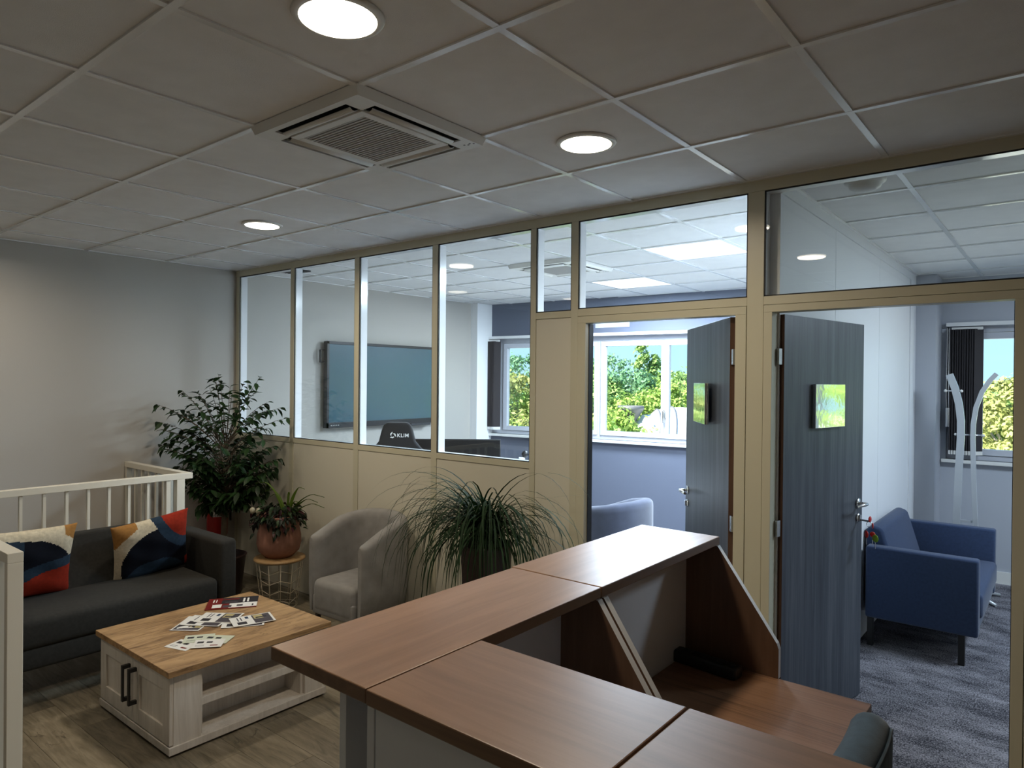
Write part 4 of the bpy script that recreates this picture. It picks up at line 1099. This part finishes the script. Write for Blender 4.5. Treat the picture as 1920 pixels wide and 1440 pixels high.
def on_wall(s, off, z):
    return (-5.85+s*math.cos(TH)+off*math.sin(TH), 6.62+s*math.sin(TH)-off*math.cos(TH), z)
t = thing('wall_outlet', 'small white power outlet low on the meeting room window wall', 'outlet', on_wall(2.235, 0, .39), TH)
MB().rbox(-.04, -.010, -.04, .04, 0, .04, .003).build('plate', 'white_plastic', t)
MB().lathe([(.018, .0), (.02, .002), (.016, .002), (.016, 0)], 16).xf(Matrix.Translation((0, -.010, 0)) @ Matrix.Rotation(PI/2, 4, 'X')).build('socket', 'white_alu', t)

# vertical blinds drawn to the side
def blind(label, loc_, rz, W, n, z0=1.13, z1=2.205):
    t = thing('vertical_blind', label, 'blind', loc_, rz, 'dark vertical blinds')
    s0 = None
    for k in range(n):
        x = W*(k+.5)/n
        if s0 is None:
            m = MB(); m.box(-.0011, -.045, z0, .0011, .045, z1); s0 = m.build('slat', 'blind_dark', t); o = s0
            bt = MB().box(-.003, -.046, z0-.03, .003, .046, z0+.004).build('weight', 'white_plastic', s0)
        else: o = inst(s0, t); inst(bt, o)
        o.location = (x, 0, 0); o.rotation_euler = (0, 0, -.78+.05*((k*7) % 3))
    MB().box(-.01, -.012, z1-.005, W+.02, .012, z1+.018).build('carrier_rail', 'white_plastic', t)
    c = MB(); c.tube([(-.025, -.03, z1+.01), (-.028, -.035, 1.74), (-.025, -.03, 1.50)], .0022, 5).tube([(-.040, -.03, z1+.01), (-.045, -.035, 1.6), (-.04, -.03, 1.50)], .0022, 5)
    c.build('cord', 'white_plastic', t)
    MB().rbox(-.048, -.045, 1.34, -.018, -.018, 1.51, .004).build('cord_weight', 'steel', t)
blind('dark vertical blind gathered beside the meeting room window', on_wall(.085, .045, 0), TH, .19, 10)
blind('dark vertical blind gathered behind the coat stand in the small office', (-.815, 7.245, 0), 0, .20, 11)

# ================================================================== SMALL OFFICE
BX0, BX1, BY0, BY1 = -1.055, -.405, 4.985, 6.24
t = thing('blue_armchair', 'wide navy blue fabric armchair with slab arms in the small office', 'armchair', (BX0, BY0, 0))
def ba(m, name, mt='blue_fabric', **k): return m.xf(Matrix.Translation((-BX0, -BY0, 0))).build(name, mt, t, **k)
for y0, y1 in ((BY0, BY0+.10), (BY1-.10, BY1)): ba(MB().rbox(BX0+.02, y0, .188, BX1-.01, y1, .655, .016, 3), 'arm')
ba(MB().rbox(BX0+.03, BY0+.102, .188, BX1-.02, BY1-.102, .28, .012), 'base')
ba(MB().rbox(BX0+.12, BY0+.104, .275, BX1+.004, BY1-.104, .43, .03, 4), 'seat_cushion')
bk = MB().prism([(BX0, .19), (BX0+.15, .19), (BX0+.20, .42), (BX0+.10, .755), (BX0+.04, .775), (BX0, .75)], 'y', BY0+.104, BY1-.235)
o = ba(bk, 'backrest', bevel=.03, seg=4)
for p in o.data.polygons: p.use_smooth = True
for x in (BX0+.03, BX1-.115):
    for y in (BY0+.02, BY1-.06): ba(MB().prism([(x, y), (x+.036, y), (x+.036, y+.036), (x, y+.036)], 'z', .0, .19), 'leg', 'black_wood', bevel=.003)

t = thing('coat_stand', 'pale grey coat stand with two curved uprights by the small office window', 'coat stand', (-.64, 6.68, 0))
def strip(pts, wx, wy, name, mt):
    m = MB(); n = len(pts)
    for i, (x, z) in enumerate(pts):
        a, b = pts[max(0, i-1)], pts[min(n-1, i+1)]; tx_, tz_ = b[0]-a[0], b[1]-a[1]; l = math.hypot(tx_, tz_); nx, nz = tz_/l, -tx_/l
        for sx, sy in ((-1, -1), (1, -1), (1, 1), (-1, 1)): m.v.append((x+.64+nx*wx*sx, wy*sy, z+nz*wx*sx))
    for i in range(n-1):
        for k in range(4): m.f.append((4*i+k, 4*i+(k+1) % 4, 4*i+4+(k+1) % 4, 4*i+4+k)); m.m.append(0); m.sm.append(False)
    m.f += [(3, 2, 1, 0), (4*n-4, 4*n-3, 4*n-2, 4*n-1)]; m.m += [0, 0]; m.sm += [False]*2
    return m.build(name, mt, t)
mat('rack_silver', (.60, .63, .66), .35, metal=.4)
strip([(-.715, .05), (-.712, .62), (-.700, 1.05), (-.690, 1.28), (-.690, 1.42), (-.706, 1.56), (-.735, 1.69), (-.775, 1.80)], .026, .018, 'upright', 'rack_silver')
strip([(-.565, .05), (-.585, .62), (-.602, 1.05), (-.608, 1.28), (-.606, 1.40), (-.590, 1.53), (-.550, 1.66), (-.500, 1.75), (-.455, 1.805)], .017, .016, 'upright', 'rack_silver')
for z, xa, xb in ((1.665, -.80, -.69), (1.31, -.725, -.54)):
    MB().cyl((xa+.64, -.002, z), (xb+.64, -.002, z), .006).build('peg', 'steel', t)
    for x in (xa, xb): MB().lathe([(0, -.012), (.010, -.008), (.013, 0), (.010, .008), (0, .012)], 12).xf(Matrix.Translation((x+.64, -.002, z))).build('knob', 'white_plastic', t)
MB().box(-.075, -.006, .600, .055, .006, .618).build('crossbar', 'rack_silver', t)
for k in range(4):
    a = PI/4+k*PI/2; m = MB(); m.tube([(.02*math.cos(a), .02*math.sin(a), .06), (.30*math.cos(a), .25*math.sin(a), .012)], [.020, .012], 8); m.build('foot', 'rack_silver', t)
MB().cyl((0, 0, .04), (0, 0, .075), .10, n=24).build('hub', 'rack_silver', t)

# ================================================================== OUTDOORS
GZ = -3.2
g = MB().box(-60, 8.4, GZ-.3, 60, 90, GZ); tag(g.build('ground_yard', 'concrete', None), kind='structure')

def tree(kind, label, x, y, h, r, mt, n=5200, ls=.20, conical=False, zc0=None, group='trees beyond the yard'):
    t = thing(kind, label, 'tree' if kind == 'tree' else 'bush', (x, y, GZ), 0, group)
    tr = MB(); zc0 = h*.12 if zc0 is None else zc0
    tr.tube([(0, 0, 0), (.05, .03, h*.35), (-.04, 0, h*.75)], [.14, .10, .04], 8)
    for k in range(6):
        a = 2*PI*k/6+x; tr.tube([(0, 0, h*(.2+.06*k)), (r*.35*math.cos(a), r*.35*math.sin(a), h*(.42+.05*k)), (r*.7*math.cos(a), r*.7*math.sin(a), h*(.55+.05*k))], [.06, .04, .015], 6)
    tr.build('trunk', 'trunk_pale', t)
    # leaves in clumps spread over the crown
    K = 120
    cz = rng.uniform(0, 1, K); ca = rng.uniform(0, 2*PI, K)
    prof_ = (1-cz)*.85+.12 if conical else np.sqrt(np.clip(1-(2*cz-1)**2*.92, .05, 1))
    rad = r*prof_*np.sqrt(rng.uniform(.3, 1, K)); cx_, cy_, czz = rad*np.cos(ca), rad*np.sin(ca), zc0+cz*(h-zc0)
    w_ = rng.integers(0, K, n); sg = r*rng.uniform(.10, .24, K)[w_]
    P = np.stack([cx_[w_], cy_[w_], czz[w_]], 1); dv = rng.normal(size=(n, 3)); dv /= np.linalg.norm(dv, axis=1)[:, None]
    P = P+dv*(sg*np.where(rng.uniform(0, 1, n) < .14, 1.9, 1.0)*rng.uniform(.3, 1.08, n)**.5)[:, None]*np.array([1, 1, .75])
    P[:, 2] = np.maximum(P[:, 2], .05)
    nrm = dv+rng.normal(size=(n, 3))*.55+np.array([0, 0, .5]); nrm /= np.linalg.norm(nrm, axis=1)[:, None]
    tv = np.cross(nrm, rng.normal(size=(n, 3))); tv /= np.linalg.norm(tv, axis=1)[:, None]; bv = np.cross(nrm, tv)
    s_ = ls*rng.uniform(.6, 1.25, n)[:, None]
    V = np.concatenate([P-tv*s_*.5, P+bv*s_*.28, P+tv*s_*.5, P-bv*s_*.28], 1).reshape(-1, 3)
    F = np.arange(4*n).reshape(-1, 4)
    me = bpy.data.meshes.new('foliage'); me.vertices.add(4*n); me.vertices.foreach_set('co', V.ravel()); me.loops.add(4*n); me.loops.foreach_set('vertex_index', F.ravel()); me.polygons.add(n); me.polygons.foreach_set('loop_start', np.arange(0, 4*n, 4)); me.polygons.foreach_set('loop_total', np.full(n, 4)); me.update(); me.validate()
    me.materials.append(MATS[mt]); o = bpy.data.objects.new('foliage', me); COL.objects.link(o); o.parent = t; tag(o, kind='stuff')
    return t
TREES = [(-17.28, 19.46, 5.9, 2.2, 'tree_green', 0), (-15.84, 19.34, 5.6, 1.8, 'tree_rust', 0), (-19.64, 25.27, 6.5, 2.1, 'tree_blue', 0), (-14.94, 20.07, 5.0, 1.9, 'tree_yellow', 0), (-15.27, 22.37, 5.5, 2.1, 'tree_green', 0), (-16.12, 25.54, 6.1, 1.7, 'tree_green', 0), (-17.7, 29.41, 6.6, 1.9, 'tree_blue', 0), (-15.08, 26.39, 5.9, 2.2, 'tree_blue', 0), (-15.93, 29.55, 6.7, 1.0, 'tree_green', 1), (-15.46, 29.94, 6.2, 1.2, 'tree_green', 1), (-12.14, 21.05, 3.9, 1.7, 'tree_yellow', 2), (-12.73, 23.15, 4.3, 1.7, 'tree_yellow', 2), (-11.85, 19.35, 3.3, 1.5, 'tree_green', 2), (-12.08, 24.95, 5.3, 1.9, 'tree_yellow', 0), (-12.88, 28.16, 5.7, 2.0, 'tree_green', 0), (-10.94, 25.87, 5.3, 2.0, 'tree_yellow', 0), (-10.34, 27.65, 5.6, 2.1, 'tree_green', 0), (-12.93, 25.55, 4.6, 1.9, 'tree_green', 2), (-8.22, 28.08, 5.6, 2.2, 'tree_green', 0), (-6.51, 30.75, 5.7, 2.2, 'tree_yellow', 0), (-4.32, 29.94, 5.4, 2.0, 'tree_green', 0), (-3.11, 29.64, 5.3, 1.9, 'tree_yellow', 0), (-2.15, 29.13, 5.3, 1.6, 'tree_green', 0), (-1.44, 27.13, 5.6, 1.3, 'tree_rust', 0), (-0.85, 31.46, 5.7, 1.9, 'tree_green', 0), (3.5, 28.5, 5.6, 2.1, 'tree_yellow', 0), (7.5, 27, 5.5, 2.2, 'tree_green', 0), (11.5, 26, 5.9, 2.2, 'tree_green', 0), (15.0, 25, 5.6, 2.3, 'tree_yellow', 0), (19, 24, 5.8, 2.3, 'tree_green', 0)]
NM = {'tree_green': 'mid green', 'tree_yellow': 'sunlit yellow-green', 'tree_blue': 'deep bluish green', 'tree_rust': 'green and rust tinged'}
TL = {(-17.28, 19.46): 'mid green tree at the wall end of the tree line, past the meeting room blind', (-15.84, 19.34): 'green and rust tinged tree seen close beside the meeting room blind',
 (-19.64, 25.27): 'deep bluish green tree rising behind the rust tinged one by the blind', (-14.94, 20.07): 'sunlit yellow-green tree next to the rust tinged tree by the blind',
 (-15.27, 22.37): 'mid green tree just past the wide fixed pane of the meeting room window', (-16.12, 25.54): 'tall mid green tree at the hinge side of the opening window sash',
 (-17.7, 29.41): 'tallest bluish green tree, behind the others in the opening sash', (-15.08, 26.39): 'broad bluish green tree filling the middle of the opening sash',
 (-12.08, 24.95): 'sunlit yellow-green tree above the mixer truck drum', (-12.88, 28.16): 'mid green tree above the drum, behind the yellow-green one',
 (-10.94, 25.87): 'sunlit yellow-green tree over the front half of the mixer truck', (-10.34, 27.65): 'mid green tree above the truck cab', (-8.22, 28.08): 'mid green tree in the gap past the truck cab',
 (-6.51, 30.75): 'sunlit yellow-green tree halfway between truck and small office view', (-4.32, 29.94): 'mid green tree left of the small office window view', (-3.11, 29.64): 'sunlit yellow-green tree behind the dark blind of the small office',
 (-2.15, 29.13): 'mid green tree seen past the coat stand in the small office window', (-1.44, 27.13): 'pale trunked green and rust tinged tree in the small office window', (-0.85, 31.46): 'mid green tree behind the rust tinged one in the small office window',
 (3.5, 28.5): 'sunlit yellow-green tree right of the small office window view', (7.5, 27): 'mid green tree well right of the small office window', (11.5, 26): 'tall mid green tree reflected in the sign plate of the open door',
 (15.0, 25): 'sunlit yellow-green tree far along the yard to the right', (19, 24): 'mid green tree last in the row to the right'}
for (x, y, h, r, mt, kd) in TREES:
    if kd == 1: tree('tree', 'slim pointed green tree rising above the treetops outside the meeting room window', x, y, h, r, mt, 4200, .20, True)
    elif kd == 2: tree('bush', 'low %s bush in front of the trees behind the mixer truck' % NM[mt], x, y, h, r, mt, 5200, .19, group='bushes behind the truck')
    else: tree('tree', TL[(x, y)], x, y, h-.55, r, mt, 8000, .18)
for (x, y, h, r) in [(-28.51, 28.38, 5.2, 3.3), (-25.69, 29.38, 5.55, 3.3), (-24.19, 31.88, 5.9, 3.3), (-21.48, 32.79, 5.2, 3.3), (-20.36, 36.26, 5.55, 3.3), (-17.7, 37.13, 5.9, 3.3), (-15.93, 39.85, 5.2, 3.3), (-13.38, 40.62, 5.55, 3.3), (-11.01, 43.83, 5.9, 3.3), (-7.85, 45.09, 5.2, 3.3), (-5.1, 48.61, 5.55, 3.3), (-2.09, 49.75, 5.9, 3.3), (1.31, 53.78, 5.2, 3.3)]:
    tree('tree', 'distant deep green tree closing the view behind the nearer trees', x, y, h-1.2, r, 'tree_blue', 6500, .30, group='farthest trees')

# concrete mixer truck, rear end towards the picture's middle
t = thing('mixer_truck', 'white concrete mixer truck parked in the yard outside the meeting room window', 'truck', (-11.78, 21.34, GZ), math.atan2(.629, .777))
dr = MB(); dr.lathe([(0, -.02), (.50, 0), (.56, .10), (.74, .16), (.78, .42), (.98, .62), (1.13, 1.1), (1.19, 1.5), (1.20, 2.4), (1.08, 3.1), (.80, 3.8), (.45, 4.15), (0, 4.2)], 48)
sl_ = math.radians(7.5); MD = Matrix.Translation((.05, 0, 3.06)) @ Matrix.Rotation(PI/2+sl_, 4, 'Y')
d_ = dr.xf(MD).build('drum', 'truck_white', t)
for s_, r_ in ((.62, .985), (1.12, 1.14)):
    m = MB(); m.lathe([(r_, -.03), (r_+.035, -.02), (r_+.035, .02), (r_, .03)], 48); m.xf(MD @ Matrix.Translation((0, 0, s_))).build('band', 'truck_grey', d_)
m = MB(); m.lathe([(.10, 0), (.22, .30), (.42, .62), (.46, .66), (.46, .78), (.44, .78), (.40, .63), (.18, .30)], 20); m.xf(Matrix.Translation((-.12, 0, 3.30))); m.build('hopper', 'truck_grey', t)
m = MB()
for k in range(9):
    a0 = PI+PI*k/8
    for (r_, q) in ((.26, 0),): pass
for k in range(8):
    a0, a1_ = PI+PI*k/8, PI+PI*(k+1)/8; A, B = Vector((-.25, 0, 2.9)), Vector((-.75, -.25, 1.9))
    m.add([A+Vector((.16*math.cos(a0), 0, .26*math.sin(a0)+.26)), A+Vector((.16*math.cos(a1_), 0, .26*math.sin(a1_)+.26)), B+Vector((.16*math.cos(a1_), 0, .22*math.sin(a1_)+.2)), B+Vector((.16*math.cos(a0), 0, .22*math.sin(a0)+.2))], [(0, 1, 2, 3)], 0, True)
m.build('chute', 'truck_grey', t)
m = MB()
for sy in (-.55, .55): m.tube([(-.35, sy, 1.1), (-.12, sy*.9, 2.2), (-.02, sy*.6, 3.0)], .06, 8); m.tube([(.5, sy, 1.1), (-.05, sy*.7, 2.7)], .05, 8)
m.box(-.5, -.7, 2.45, -.05, .7, 2.55); m.build('rear_stand', 'truck_grey', t)
MB().box(-.6, -.45, .75, 6.2, .45, 1.1).build('chassis', 'truck_grey', t)
MB().prism([(4.5, .8), (6.6, .8), (6.6, 1.9), (6.35, 2.9), (4.5, 2.9)], 'y', -1.15, 1.15).build('cab', 'truck_white', t, .06)
MB().prism([(5.2, 1.9), (6.3, 1.9), (6.15, 2.65), (5.2, 2.65)], 'y', -1.17, 1.17).build('cab_window', 'screen', t)
w0 = None
for x in (.35, 1.65, 5.5):
    for sy in (-1.0, 1.0):
        if w0 is None:
            w0 = MB().tube([(0, -.16, 0), (0, -.12, 0), (0, .12, 0), (0, .16, 0)], [.44, .5, .5, .44], 24).build('wheel', 'rubber', t); o = w0
        else: o = inst(w0, t)
        o.location = (x, sy, .5)
MB().box(-.6, -1.1, .9, 2.4, -.75, 1.0).box(-.6, .75, .9, 2.4, 1.1, 1.0).build('mudguard', 'truck_grey', t)
